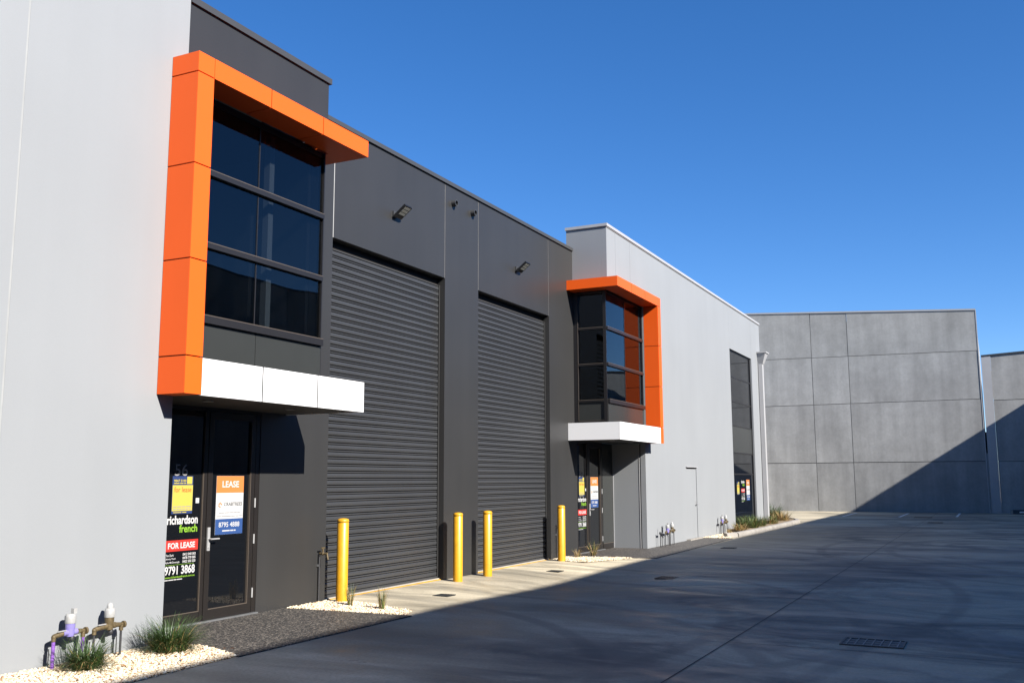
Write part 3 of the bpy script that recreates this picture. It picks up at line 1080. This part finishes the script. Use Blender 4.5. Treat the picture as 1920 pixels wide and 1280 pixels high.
# tall shopfront at the end of the pale wall
ew = subgroup('end_window', Cb)
fr = MB()
ex0, ex1, ey = 32.61, 35.925, YL + .05
fr.box(ex0, ex0 + .05, ey, ey + .08, 0.162, 6.128)
fr.box(ex1 - .05, ex1, ey, ey + .08, 0.162, 6.128)
for z in (0.23, 1.90, 2.62, 3.54, 4.385, 5.235, 6.127):
    fr.box(ex0 + .05, ex1 - .05, ey + .018, ey + .08, z - .05, z)
part('frame', fr, M_FRAME, ew)
zz = (0.23, 1.90, 2.62, 3.54, 4.385, 5.235, 6.127)
for k in range(6):
    for a, c in ((ex0 + .05, ex1 - .05),):
        if k == 2:
            part('spandrel_panel', MB().box(a, c, ey + .02, ey + .05, zz[k], zz[k + 1] - .05), M_SPANDREL, ew)
        else:
            part('pane', MB().box(a, c, ey + .03, ey + .04, zz[k], zz[k + 1] - .05), M_DGLASS, ew)
part('backing', MB().box(ex0, ex1, ey + .082, ey + .12, 0.1, 6.128), M_CORE, ew)
# rain head and downpipe at the corner
dp = subgroup('downpipe', Cb)
part('pipe', MB().box(37.02, 37.26, YL - .17, YL - .02, 0.12, 6.06), M_LIGHTCAP, dp)
part('pipe_shoe', MB().prism_x([(YL - .17, .12), (YL - .02, .12), (YL - .06, .0), (YL - .27, .0)], 37.02, 37.26), M_LIGHTCAP, dp)
rh = MB()
za, zb = 6.062, 6.46
lo = [(37.02, YL - .19), (37.28, YL - .19), (37.28, YL - .004), (37.02, YL - .004)]
hi = [(36.90, YL - .33), (37.42, YL - .33), (37.42, YL - .004), (36.90, YL - .004)]
rh.add([(x, y, za) for x, y in lo] + [(x, y, zb) for x, y in hi], [(3, 2, 1, 0), (4, 5, 6, 7), (0, 1, 5, 4), (1, 2, 6, 5), (2, 3, 7, 6), (3, 0, 4, 7)])
rh.box(36.87, 37.45, YL - .36, YL - .004, zb + .001, zb + .05)
part('rain_head', rh, M_LIGHTCAP, dp)

# ------------------------------------------------------------------ far concrete buildings
XW = 54.1
D = thing('warehouse', 'tall raw grey concrete building with big wall panels closing the far end', 'building', (XW, 6, 0))
rows = (0.0, 2.55, 5.67)
cols = ((0.30, 6.57), (6.60, 8.47), (8.50, 13.5), (13.53, 20.0))
def z_joint3(y): return 8.13 + (y - 0.37) * 0.0130
def z_top(y): return 10.2 + (y - 0.37) * 0.0597
for y0, y1 in cols:
    for k in range(4):
        if k < 2:
            za = zb = (0.0, 2.56)[k] + (.012 if k else -.05)
            zc = zd = (2.54, 5.66)[k]
        elif k == 2:
            za = zb = 5.685
            zc, zd = z_joint3(y0) - .012, z_joint3(y1) - .012
        else:
            za, zb = z_joint3(y0) + .012, z_joint3(y1) + .012
            zc, zd = z_top(y0), z_top(y1)
        dx = 0.012 * random.random()
        m = MB().prism_x([(y0, za), (y1, zb), (y1, zd), (y0, zc)], XW + dx, XW + .2)
        part('wall_panel', m, M_TILT, D)
sl = MB()
for y in (6.585, 8.485, 13.515):
    sl.box(XW + .025, XW + .1, y - .02, y + .02, 0, 10.1)
part('sealant_joint', sl, M_CAULK, D)
part('sealant_joint', MB().box(XW + .035, XW + .1, .32, 20, 0.0, 8.0), M_CAULK_D, D)
part('parapet_capping', MB().prism_x([(0.27, z_top(.27) + .002), (20, z_top(20) + .002), (20, z_top(20) + .09), (.27, z_top(.27) + .09)], XW - .03, XW + .3), M_LIGHTCAP, D)
part('end_wall', MB().box(XW + .201, 72, .30, .5, -.05, 10.1), M_TILT, D)
part('corner_flashing', MB().box(XW - .012, XW + .2, .255, .299, 0.0, z_top(.3)), M_LIGHTCAP, D)
part('roof', MB().box(XW + .3, 72, .5, 20, 9.2, 9.3), M_ROOF, D)

E_ = thing('warehouse', 'lower raw grey concrete building cut off by the right edge of the picture', 'building', (XW, -6, 0))
ecols = ((-0.25, -6.2), (-6.23, -12.2), (-12.23, -18))
def z_top2(y): return 7.80 + (0.2 - y) * 0.052
for y1, y0 in ecols:
    for k in range(3):
        za = (-.05, 2.53, 5.58)[k] + (.012 if k else 0)
        zc, zd = ((2.52, 2.52), (5.565, 5.565), (z_top2(y0), z_top2(y1)))[k]
        m = MB().prism_x([(y0, za), (y1, za), (y1, zd), (y0, zc)], XW + .01 * random.random(), XW + .2)
        part('wall_panel', m, M_TILT, E_)
part('sealant_joint', MB().box(XW + .035, XW + .1, -18, -.27, 0.0, 7.7), M_CAULK_D, E_)
part('parapet_capping', MB().prism_x([(-18, z_top2(-18) + .002), (.18, z_top2(.18) + .002), (.18, z_top2(.18) + .08), (-18, z_top2(-18) + .08)], XW - .04, XW + .3), M_DARKCAP, E_)
part('corner_flashing', MB().box(XW - .02, XW + .2, -.245, .18, 0.0, z_top2(.18)), M_LIGHTCAP, E_)
part('side_wall', MB().box(XW + .201, 72, -.2, .0, -.05, 7.7), M_TILT, E_)
part('roof', MB().box(XW + .3, 72, -18, -.2, 7.0, 7.1), M_ROOF, E_)
gp = MB().box(XW + .06, XW + .09, .182, .253, 0.0, 2.95)
G_ = link('gap_cover', gp.mesh('gap_cover', M_LIGHTCAP, (XW, .2, 0)), None, (XW, .2, 0))
G_['label'] = 'narrow metal cover strip closing the slot between the two concrete buildings'
G_['category'] = 'cover strip'
fw = link('fence', MB().box(70.5, 70.6, .005, .295, 0, 4.7).mesh('fence', M_DARK, (70.5, .15, 0)), None, (70.5, .15, 0))
fw['label'] = 'dark fence seen far back through the slot between the concrete buildings'
fw['category'] = 'fence'

# ------------------------------------------------------------------ the building opposite (it throws the long shadow and shows in the glass)
OP = thing('warehouse', 'grey concrete warehouse across the driveway that shades the yard', 'building', (15, -7, 0))
HOP = 0.632 * (6.87 + 7.0)
x = -59.2  # added unseen length at this end keeps low sky off the yard
while x < 53:
    part('wall_panel', MB().box(x, x + 6.18, -7.2, -7.0, -.05, HOP - .08), M_TILT, OP)
    x += 6.2
part('parapet_capping', MB().box(-59.22, 52.45, -7.25, -7.0, HOP - .078, HOP), M_DARKCAP, OP)
part('roof', MB().box(-59, 52.4, -30, -7.26, HOP - .9, HOP - .8), M_ROOF, OP)
part('end_wall', MB().box(52.2, 52.4, -30, -7.201, -.05, HOP - .08), M_TILT, OP)
part('end_wall', MB().box(-59.2, -59.0, -30, -7.201, -.05, HOP - .08), M_TILT, OP)

# ------------------------------------------------------------------ bollards
bol = thing('bollard', 'yellow steel bollard in the pebbles, beside the two small grass tufts', 'bollard', (11.50, 8.38, 0), 'yellow bollards guarding the shutters')
pm = MB().lathe([(.082, -.06), (.082, 1.105), (.078, 1.11)], (11.50, 8.38, 0), 28)
part('post', pm, M_YELLOW, bol)
cm = MB().lathe([(.078, 1.111), (.085, 1.114), (.085, 1.14), (.075, 1.158), (.045, 1.168), (0.0, 1.172)], (11.50, 8.38, 0), 28)
part('cap', cm, M_YELLOW, bol)
place_copy(bol, (14.80, 8.36, -.02), 'yellow steel bollard beside the grey pier, right of the nearer roller shutter')
place_copy(bol, (15.86, 8.34, -.02), 'yellow steel bollard at the left side of the farther roller shutter')
place_copy(bol, (19.24, 8.34, -.005), 'yellow steel bollard right of the farther roller shutter, nearest the far door')

# ------------------------------------------------------------------ floodlights and vent pipes
fl = thing('floodlight', 'small black LED floodlight above the nearer roller shutter', 'floodlight', (13.16, YD, 6.10), 'wall floodlights')
og = (13.16, YD, 6.10)
m = MB().box(og[0] - .05, og[0] + .05, YD - .03, YD - .001, 6.04, 6.14).tube((og[0], YD - .03, 6.10), (og[0], YD - .06, 6.10), .02)
part('bracket', m, M_DARKCAP, fl)
R = Matrix.Rotation(math.radians(-38), 4, 'X')
def rbox(x0, x1, y0, y1, z0, z1):
    q = MB().box(x0, x1, y0, y1, z0, z1)
    q.v = [tuple(R @ Vector(p) + V(og[0] + .02, YD - .05, 6.04)) for p in q.v]
    return q
part('housing', rbox(-.09, .11, -.27, 0.0, -.022, .022), M_BLACK, fl)
for i in range(4):
    for j in range(3):
        part('led_panel', rbox(-.07 + .042 * i, -.04 + .042 * i, -.245 + .06 * j, -.20 + .06 * j, -.026, -.0221), M_LED, fl)
place_copy(fl, (17.80, YD, 6.08), 'small black LED floodlight above the farther roller shutter')

vp = thing('vent_pipe', 'round dark vent pipe high on the grey pier, the left one of two', 'vent', (15.13, YD, 6.79), 'vent pipes on the pier')
m = MB()
c0 = (15.13, YD, 6.79)
n = 20
for (ra, rb, ya, yb) in ((.062, .062, 0.0, -.085), (.047, .047, -.085, 0.0)):
    m.tube((c0[0], YD + ya - .001, c0[2]), (c0[0], YD + yb - .001, c0[2]), ra, rb, n, False)
ring = []
for rr in (.062, .047):
    ring += [(c0[0] + rr * math.cos(2 * math.pi * i / n), YD - .086, c0[2] + rr * math.sin(2 * math.pi * i / n)) for i in range(n)]
m.add(ring, [(i, (i + 1) % n, (i + 1) % n + n, i + n) for i in range(n)])
part('pipe', m, M_DARKCAP, vp)
part('grille', MB().tube((c0[0], YD - .02, c0[2]), (c0[0], YD - .001, c0[2]), .046, None, n), M_PIT, vp)
place_copy(vp, (15.87, YD, 6.79), 'round dark vent pipe high on the grey pier, the right one of two')

# ------------------------------------------------------------------ hose taps
tp = thing('hose_tap', 'brass hose tap on its thin riser pipe left of the nearest bollard', 'tap', (11.36, YD, 0), 'hose taps on the charcoal wall')
x0, yy = 11.33, YD - .03
part('riser_pipe', MB().path([(x0, yy, -.03), (x0, yy, .66), (x0, yy - .03, .68)], .012), M_PIPE, tp)
part('pipe_clip', MB().box(x0 - .025, x0 + .025, yy + .005, YD - .001, .50, .53), M_GALV, tp)
q = MB().tube((x0, yy - .01, .68), (x0, yy - .14, .68), .016).tube((x0, yy - .13, .685), (x0, yy - .15, .60), .013)
q.ball((x0, yy - .06, .68), .026).tube((x0, yy - .06, .68), (x0, yy - .06, .75), .012)
part('tap_body', q, M_BRASS, tp)
part('tap_handle', MB().box(x0 - .04, x0 + .04, yy - .068, yy - .052, .75, .768), M_BRASS, tp)
place_copy(tp, (19.75, YD, 0), 'brass hose tap on its thin riser pipe beside the farthest bollard')

# ------------------------------------------------------------------ water meters
def water_meter(name, label, x0, z0, purple, slim=False):
    """two risers, brass elbows, manifold, meter body with its white lid"""
    y = 7.66
    mt = thing(name, label, 'water meter', (x0, y, z0), 'water meters along the pale walls')
    w = 0.315
    rp = (.010 if slim else .016) if purple else .011
    pm = M_PURPLE if purple and not slim else M_PIPE
    for xx in (x0, x0 + w):
        part('riser_pipe', MB().tube((xx, y, z0 - .05), (xx, y, z0 + .335), rp), pm, mt)
        part('elbow', MB().ball((xx, y, z0 + .355), .022).tube((xx, y, z0 + .315), (xx, y, z0 + .36), .020), M_BRASS, mt)
        part('tracer_wire', MB().tube((xx - .004, y + .05, z0 - .05), (xx - .004, y + .05, z0 + .25), .005), M_PIPE, mt)
    man = MB().tube((x0, y, z0 + .36), (x0 + .10, y, z0 + .375), .020, .027)
    part('manifold', man, M_BRASS, mt)
    man = MB().tube((x0 + w - .09, y, z0 + .375), (x0 + w + .02, y, z0 + .37), .026, .018)
    man.tube((x0 + w + .01, y - .01, z0 + .37), (x0 + w + .03, y - .01, z0 + .37), .032)
    part('union', man, M_BRASS, mt)
    bc = (x0 + .17, y, z0)
    bodym = MB().tube((x0 + .09, y, z0 + .375), (x0 + .24, y, z0 + .375), .029)
    bodym.lathe([(.034, .34), (.041, .37), (.038, .40), (.043, .42), (.043, .455)], bc, 20)
    part('meter_body', bodym, M_LILAC if purple else M_BRASS, mt)
    lid = MB().lathe([(.046, .4555), (.048, .46), (.048, .515), (.043, .535), (.038, .54)], bc, 20)
    if purple:
        lid.box(bc[0] + .015, bc[0] + .05, y - .02, y + .02, z0 + .54, z0 + .585)
    else:
        lid.lathe([(.03, .5405), (.03, .56), (.02, .585), (0, .59)], bc, 14)
    part('lid', lid, M_MWHITE, mt)
    part('valve_knob', MB().lathe([(.02, .30), (.026, .31), (.026, .335), (.015, .345)], (x0 + .19, y, z0), 12), M_PIPE, mt)
    lever = MB().box(x0 + .02, x0 + .11, y - .03, y - .02, z0 + .395, z0 + .405)
    part('lever', lever, M_STEEL, mt)
    return mt

wm1 = water_meter('water_meter', 'purple piped recycled water meter with lilac body and white lid, nearest of all', 6.20, -.035, True)
wm2 = water_meter('water_meter', 'brass water meter with white lid on thin black pipes behind the near grass clump', 6.64, -.035, False)
wm3 = water_meter('water_meter', 'small purple water meter left of the flush service door', 24.40, .0, True, True)
place_copy(wm3, (30.05, 7.66, .02), 'purple water meter near the kerb, left of the tall end window')
for x_, lab in ((24.80, 'small brass water meter left of the flush service door'), (30.52, 'brass water meter near the kerb, left of the tall end window')):
    place_copy(wm2, (x_, 7.66, .01), lab)
st = thing('stand_pipe', 'thin pipe stand with two valves beside the small purple water meter', 'stand pipe', (24.0, 7.68, 0))
m = MB()
part('riser_pipe', MB().tube((24.02, 7.68, -.02), (24.02, 7.68, .36), .011), M_PIPE, st)
part('riser_pipe', MB().tube((24.16, 7.68, -.02), (24.16, 7.68, .52), .011), M_PIPE, st)
part('valve', MB().tube((24.0, 7.68, .34), (24.2, 7.68, .34), .022).ball((24.02, 7.68, .36), .03).ball((24.16, 7.68, .34), .03), M_PIPE, st)

# ------------------------------------------------------------------ posters and lettering stuck on the glass
YG = YD + .022 - .004
YT = YG - .0025
def board(x0, x1, z0, z1, y=YG, th=.003):
    return MB().box(x0, x1, y, y + th, z0, z1)

def bars(parent, m, x0, x1, z0, z1, y, words):
    """print too small to read: a row of word-long strokes"""
    n = sum(words) + .6 * (len(words) - 1)
    x, k = x0, (x1 - x0) / n
    for w in words:
        part('word', MB().add([(x, y, z0), (x + w * k, y, z0), (x + w * k, y, z1), (x, y, z1)], [(0, 1, 2, 3)]), m, parent)
        x += (w + .6) * k

def line(parent, m, s_, *a):
    q = MB()
    text(q, s_, *a)
    return part('lettering', q, m, parent)

p1 = thing('poster', 'yellow and navy for lease poster on the glass of the near door', 'poster', (8.72, YG, 1.54), 'yellow for lease posters')
part('backing_sheet', board(8.555, 8.885, 1.318, 1.762), P_BLUE, p1)
yb = MB().box(8.56, 8.882, YG - .0012, YG - .0002, 1.352, 1.655).box(8.785, 8.868, YG - .0012, YG - .0002, 1.668, 1.755)
part('yellow_field', yb, P_YELLOW, p1)
line(p1, P_YELLOW, '9847 5100', 8.575, 8.77, 1.692, 1.722, YT, .02)
bars(p1, P_YELLOW, 8.575, 8.77, 1.672, 1.682, YT, (5, 3, 2))
bars(p1, P_YELLOW, 8.58, 8.79, 1.330, 1.339, YT, (6, 3))
line(p1, P_REDTXT, 'for lease', 8.585, 8.858, 1.572, 1.635, YT, .004)
bars(p1, P_GREY, 8.575, 8.865, 1.397, 1.407, YT, (4, 5, 4, 6))
bars(p1, P_GREY, 8.575, 8.865, 1.369, 1.379, YT, (4, 3, 3, 4, 3, 3))

p2 = thing('window_lettering', 'white, green and red for lease lettering on the side pane of the near door', 'lettering', (8.73, YG, 0.95), 'agent lettering on door glass')
part('red_banner', board(8.485, 9.005, 0.885, 1.012), P_RED, p2)
line(p2, P_WHITE, 'richardson', 8.495, 8.985, 1.195, 1.300, YG - .001, .03)
line(p2, P_WHITE, 'FOR LEASE', 8.525, 8.955, 0.915, 0.985, YT, .03)
for k, (nm, ph) in enumerate((('Tim Dark', '0412 040 003'), ('Jimmy Vaun', '0478 770 005'), ('Kyle McDonough', '0422 550 220'))):
    z = 0.828 - .042 * k
    line(p2, P_WHITE, nm, 8.498, 8.498 + .0155 * len(nm), z, z + .026, YG - .001, .012)
    line(p2, P_WHITE, ph, 8.765, 8.972, z, z + .030, YG - .001, .02)
line(p2, P_WHITE, '9791 3868', 8.492, 8.968, 0.615, 0.718, YG - .001, .025)
bars(p2, P_WHITE, 8.495, 8.77, 0.554, 0.564, YG - .001, (5, 7, 4, 8))
line(p2, P_GREEN, 'french', 8.69, 8.982, 1.098, 1.190, YG - .001, .022)
line(p2, P_GREEN, 'www.richardsonfrench.com.au', 8.495, 8.968, 0.578, 0.602, YG - .001, .015)
part('rule', MB().add([(8.475, YG - .001, .728), (8.95, YG - .001, .728), (8.95, YG - .001, .731), (8.475, YG - .001, .731)], [(0, 1, 2, 3)]), P_GREEN, p2)

p3 = thing('poster', 'orange, white and blue lease poster on the near door leaf', 'poster', (9.53, YG, 1.40), 'orange lease posters')
part('backing_sheet', board(9.285, 9.775, 1.04, 1.765), P_WHITE, p3)
part('orange_band', MB().box(9.286, 9.774, YG - .0012, YG - .0002, 1.555, 1.764), P_ORANGE, p3)
part('blue_band', MB().box(9.286, 9.774, YG - .0012, YG - .0002, 1.041, 1.232), P_DEEPBLUE, p3)
line(p3, P_WHITE, 'LEASE', 9.385, 9.685, 1.622, 1.703, YT, .025)
line(p3, P_WHITE, '8795 4888', 9.345, 9.715, 1.130, 1.192, YT, .012)
bars(p3, P_WHITE, 9.41, 9.65, 1.078, 1.093, YT, (9, 4, 2))
line(p3, P_DGREY, 'CRABTREES', 9.425, 9.755, 1.392, 1.436, YT, .012)
bars(p3, P_GREY, 9.34, 9.72, 1.304, 1.313, YT, (6, 5, 4, 3, 3))
bars(p3, P_GREY, 9.30, 9.76, 1.260, 1.269, YT, (5, 9, 4, 3, 3))
lg = MB()
for k in range(5):
    a0, a1 = k * 1.05, k * 1.05 + .7
    pts = [(9.36 + rr * math.cos(a), YT, 1.405 + rr * math.sin(a)) for rr, a in ((.036, a0), (.036, a1), (.014, a1), (.014, a0))]
    lg.add(pts, [(0, 1, 2, 3)])
part('logo', lg, P_ORANGE, p3)

p4 = link('sticker', MB().box(8.94, 8.995, YG, YG + .003, 1.438, 1.50).mesh('sticker', P_WHITE, (8.968, YG, 1.47)), None, (8.968, YG, 1.47))
p4['label'] = 'small blank white sticker on the near door glass beside the yellow poster'
p4['category'] = 'sticker'
p4['group'] = 'white stickers on door glass'

DX = 12.58
place_copy(p1, (8.72 + DX, YG, 1.54), 'yellow and navy for lease poster on the glass of the far recessed door')
place_copy(p2, (8.73 + DX, YG, 0.95), 'white, green and red for lease lettering on the side pane of the far recessed door')
place_copy(p3, (9.53 + DX, YG, 1.40), 'orange, white and blue lease poster on the far recessed door leaf')
place_copy(p4, (8.968 + DX, YG, 1.47), 'small blank white sticker on the glass of the far recessed door')
YW = YL + .05 + .03 - .006
place_copy(p1, (33.45, YW, 1.40), 'yellow and navy for lease poster inside the tall end window')
place_copy(p2, (34.15, YW, 1.32), 'white, green and red for lease lettering on the tall end window')
place_copy(p3, (34.95, YW, 1.32), 'orange, white and blue lease poster on the tall end window')

# ------------------------------------------------------------------ drains
def drain(label, x, y, sx, sy, n_bars, z=None):
    z = dip(x, y) if z is None else z
    d = thing('drain_grate', label, 'drain grate', (x, y, z), 'drain grates in the driveway')
    part('pit', MB().box(x - sx / 2, x + sx / 2, y - sy / 2, y + sy / 2, z + .003, z + .006), M_PIT, d)
    e = .02
    fr = MB()
    fr.box(x - sx / 2 - e, x - sx / 2, y - sy / 2 - e, y + sy / 2 + e, z, z + .012)
    fr.box(x + sx / 2, x + sx / 2 + e, y - sy / 2 - e, y + sy / 2 + e, z, z + .012)
    fr.box(x - sx / 2, x + sx / 2, y - sy / 2 - e, y - sy / 2, z, z + .012)
    fr.box(x - sx / 2, x + sx / 2, y + sy / 2, y + sy / 2 + e, z, z + .012)
    part('frame', fr, M_GRATE, d)
    for i in range(n_bars):
        q = y - sy / 2 + sy * (i + .5) / n_bars
        part('bar', MB().box(x - sx / 2, x + sx / 2, q - .006, q + .006, z + .0062, z + .0112), M_BAR if n_bars > 6 else M_GRATE, d)
    return d

big = drain('large barred stormwater grate nearest in the shaded concrete', 11.0, 1.24, .42, .58, 7, 0.0)
big2 = MB()
for i in range(1, 3):
    xq = 11.0 - .21 + .42 * i / 3
    big2.box(xq - .003, xq + .003, 1.24 - .29, 1.24 + .29, .0062, .0095)
part('cross_bar', big2, M_BAR, big)
drain('small dark drain in the sunlit concrete before the nearer shutter', 12.95, 7.55, .22, .22, 5)
drain('small dark drain in the sunlit concrete before the farther shutter', 17.35, 7.66, .22, .22, 5)
drain('small drain grate in the shade before the farther shutter', 16.95, 5.32, .36, .30, 6)
drain('small drain grate in the shade out from the far door', 24.45, 6.05, .3, .3, 5)
drain('drain grate in the shaded driveway toward the parking bays', 41.5, 2.15, .7, .5, 6)
drain('farthest drain grate, close to the parking bay lines', 46.8, 2.9, .7, .7, 6)

# ------------------------------------------------------------------ kerbed island, parking lines, wheel stop
def kerb_profile():
    return [(-.16, 0.0), (-.15, .10), (-.11, .125), (.0, .13), (.0, -.02), (-.16, -.02)]

def kerb_line(pts, n_seg_gap):
    """kerb stones along a line; each stone its own part"""
    k = thing('kerb', 'pale concrete kerb edging the planted island at the end of the pale building', 'kerb', (34, 7, 0))
    prof = kerb_profile()
    for (a, b) in zip(pts[:-1], pts[1:]):
        a, b = Vector((*a, 0)), Vector((*b, 0))
        d = (b - a)
        L_ = d.length
        d.normalize()
        nrm = Vector((-d.y, d.x, 0))
        m = MB()
        vs = []
        for p in (a + d * .006, b - d * .006):
            for o_, z in prof:
                vs.append(p + nrm * o_ + V(0, 0, z))
        n_ = len(prof)
        m.add(vs, [tuple(range(n_)), tuple(range(2 * n_ - 1, n_ - 1, -1))] + [(i, i + n_, (i + 1) % n_ + n_, (i + 1) % n_) for i in range(n_)])
        part('kerb_stone', m, M_KERB, k)
    return k

kp = [(28.9, 7.30), (29.3, 7.08), (31.3, 7.02), (33.4, 7.02), (35.6, 7.03), (37.8, 7.05), (39.6, 7.10), (40.7, 7.35), (41.3, 7.9), (41.5, 8.6), (41.5, 10.4), (41.5, 12.4), (41.5, 14.4)]
kerb_line(kp, 0)
M_MULCH = mat('garden_mulch', (0.30, 0.22, 0.13), 0.9, var=0.4, vscale=12, grain=.3, gscale=60, bump=.6, bscale=40)
isl = [(31.5, 7.03), (39.5, 7.10), (40.65, 7.36), (41.25, 7.95), (41.45, 8.6), (41.45, 16), (37.48, 16), (37.48, 7.80), (31.5, 7.80)]
struct('planting_bed', MB().prism_z(isl, -.04, .10), M_MULCH)

for label, x0, x1, y in (('white parking bay line farthest left, at the sunlit edge', 47.0, 52.2, 6.32), ('middle white parking bay line in the far shade', 47.0, 52.2, 3.90),
                         ('white parking bay line nearest the concrete buildings slot', 48.0, 53.0, 1.60)):
    o = link('parking_line', MB().box(x0, x1, y - .05, y + .05, .002, .0055).mesh('parking_line', M_LINE, (x0, y, 0)), None, (x0, y, 0))
    o['label'], o['category'], o['group'] = label, 'parking line', 'parking bay lines'
wsx = thing('wheel_stop', 'low dark rubber wheel stop by the far wall at the right edge', 'wheel stop', (52.9, -1.1, 0))
part('bar', MB().prism_y([(52.7, 0.0), (53.0, 0.0), (52.95, .20), (52.76, .20)], -2.3, -.72), M_BLACK, wsx)
part('bar_end', MB().prism_y([(52.69, 0.0), (53.01, 0.0), (52.955, .205), (52.755, .205)], -.719, -.60), M_KERB, wsx)
part('reflector', MB().box(52.66, 52.70, -1.5, -1.0, .06, .13), M_LINE, wsx)

# ------------------------------------------------------------------ grasses
def blades(n, rad, length, spread, width, seed, up=0.0):
    rs = random.Random(seed)
    m = MB()
    for i in range(n):
        a = rs.random() * 2 * math.pi
        rr = rad * math.sqrt(rs.random())
        p = V(rr * math.cos(a), rr * math.sin(a), -.01)
        az = a + rs.gauss(0, .7)
        lean = abs(rs.gauss(0.25, .28)) * spread + up
        L_ = length * rs.uniform(.55, 1.12)
        droop = rs.uniform(.5, 1.5) * spread
        d = V(math.sin(lean) * math.cos(az), math.sin(lean) * math.sin(az), math.cos(lean))
        side = V(-math.sin(az), math.cos(az), 0)
        tw = rs.uniform(-1, 1)
        side = (side + .5 * tw * V(math.cos(az), math.sin(az), 0)).normalized()
        vs, seg = [], 4
        q = p.copy()
        for s in range(seg + 1):
            w = width * (1 - (s / seg) ** 1.6) * .5 + .0006
            vs += [q - side * w, q + side * w]
            lean2 = lean + droop * ((s + 1) / seg) ** 1.5 * .8
            d = V(math.sin(lean2) * math.cos(az), math.sin(lean2) * math.sin(az), math.cos(lean2))
            q = q + d * (L_ / seg)
        m.add(vs, [(2 * s, 2 * s + 1, 2 * s + 3, 2 * s + 2) for s in range(seg)], True)
    return m

def clump(label, x, y, z, green, dry, rad, length, spread, width, seed, gm=M_GRASS, group='ornamental grass clumps'):
    t_ = thing('grass_clump', label, 'grass clump', (x, y, z), group)
    for nm, n_, m_, k in (('green_blades', green, gm, 1), ('dry_blades', dry, M_STRAW, 2)):
        if n_:
            b_ = blades(n_, rad * (1 if k == 1 else 1.05), length * (1 if k == 1 else .85), spread * (1 if k == 1 else 1.15), width, seed * 7 + k)
            o = link(nm, b_.mesh(nm, m_), t_)
            o['kind'] = 'stuff'
    return t_

clump('spiky green grass clump in front of the nearest purple water meter', 6.36, 7.42, .02, 800, 110, .10, .36, 1.35, .0055, 11, M_GRASSN)
clump('biggest spiky green grass clump, beside the near door path', 7.36, 7.42, .02, 1150, 130, .13, .41, 1.25, .0055, 12, M_GRASSN)
clump('small brownish grass tuft right beside the nearest bollard', 11.22, 8.03, .01, 45, 45, .035, .30, .35, .005, 13)
clump('small brownish grass tuft at the tip of the near pebble bed', 11.08, 7.42, .01, 45, 45, .035, .32, .30, .005, 14)
clump('tiny straw grass tuft in the far pebbles beside the charcoal pier', 20.15, 8.35, .01, 12, 40, .05, .24, .5, .006, 15)
clump('straw and green grass tuft before the far recessed door', 20.75, 8.22, .01, 40, 60, .05, .40, .8, .006, 16)
clump('low straw grass clump at the near end of the kerbed island', 31.55, 7.42, .10, 40, 220, .20, .36, 1.2, .012, 17)
clump('bright green grass clump before the tall end window', 32.9, 7.42, .10, 420, 30, .28, .50, 1.1, .014, 18)
clump('second green grass clump before the tall end window', 34.3, 7.45, .10, 340, 60, .25, .44, 1.1, .014, 19)
clump('yellow green grass clump at the foot of the downpipe', 36.2, 7.38, .10, 160, 160, .22, .40, 1.1, .014, 20)
clump('dark green grass clump just behind the downpipe corner', 38.4, 8.35, .10, 420, 20, .3, .75, 1.0, .016, 21, M_GRASSD)
clump('straw coloured grass clump at the curve of the kerb', 39.2, 7.60, .10, 30, 320, .28, .55, 1.1, .014, 22)
clump('dark green grass clump at the far curve of the kerb', 40.8, 8.25, .10, 380, 30, .28, .70, 1.1, .016, 23, M_GRASSD)
clump('small straw tuft in the pebbles under the far water meters', 30.25, 7.45, .05, 5, 60, .05, .22, .8, .008, 24)

# ------------------------------------------------------------------ a few fallen leaves and a weed on the near pebbles
lf = MB()
rl = random.Random(5)
for k in range(16):
    x_, y_ = rl.uniform(5.9, 7.9), rl.uniform(6.95, 7.7)
    z_ = .03 + slope1((x_, y_))
    a_, l_ = rl.random() * 6.28, rl.uniform(.018, .035)
    d_, n_ = V(math.cos(a_), math.sin(a_), rl.uniform(-.2, .3)), V(-math.sin(a_), math.cos(a_), .3)
    c_ = V(x_, y_, z_)
    lf.add([c_ - d_ * l_, c_ + n_ * l_ * .4 + V(0, 0, .006), c_ + d_ * l_, c_ - n_ * l_ * .4 + V(0, 0, .006)], [(0, 1, 2), (0, 2, 3)])
lo_ = link('leaf_litter', lf.mesh('leaf_litter', mat('dry_leaf', (0.42, 0.17, 0.05), 0.7, var=.3, vscale=20)))
lo_['kind'] = 'stuff'
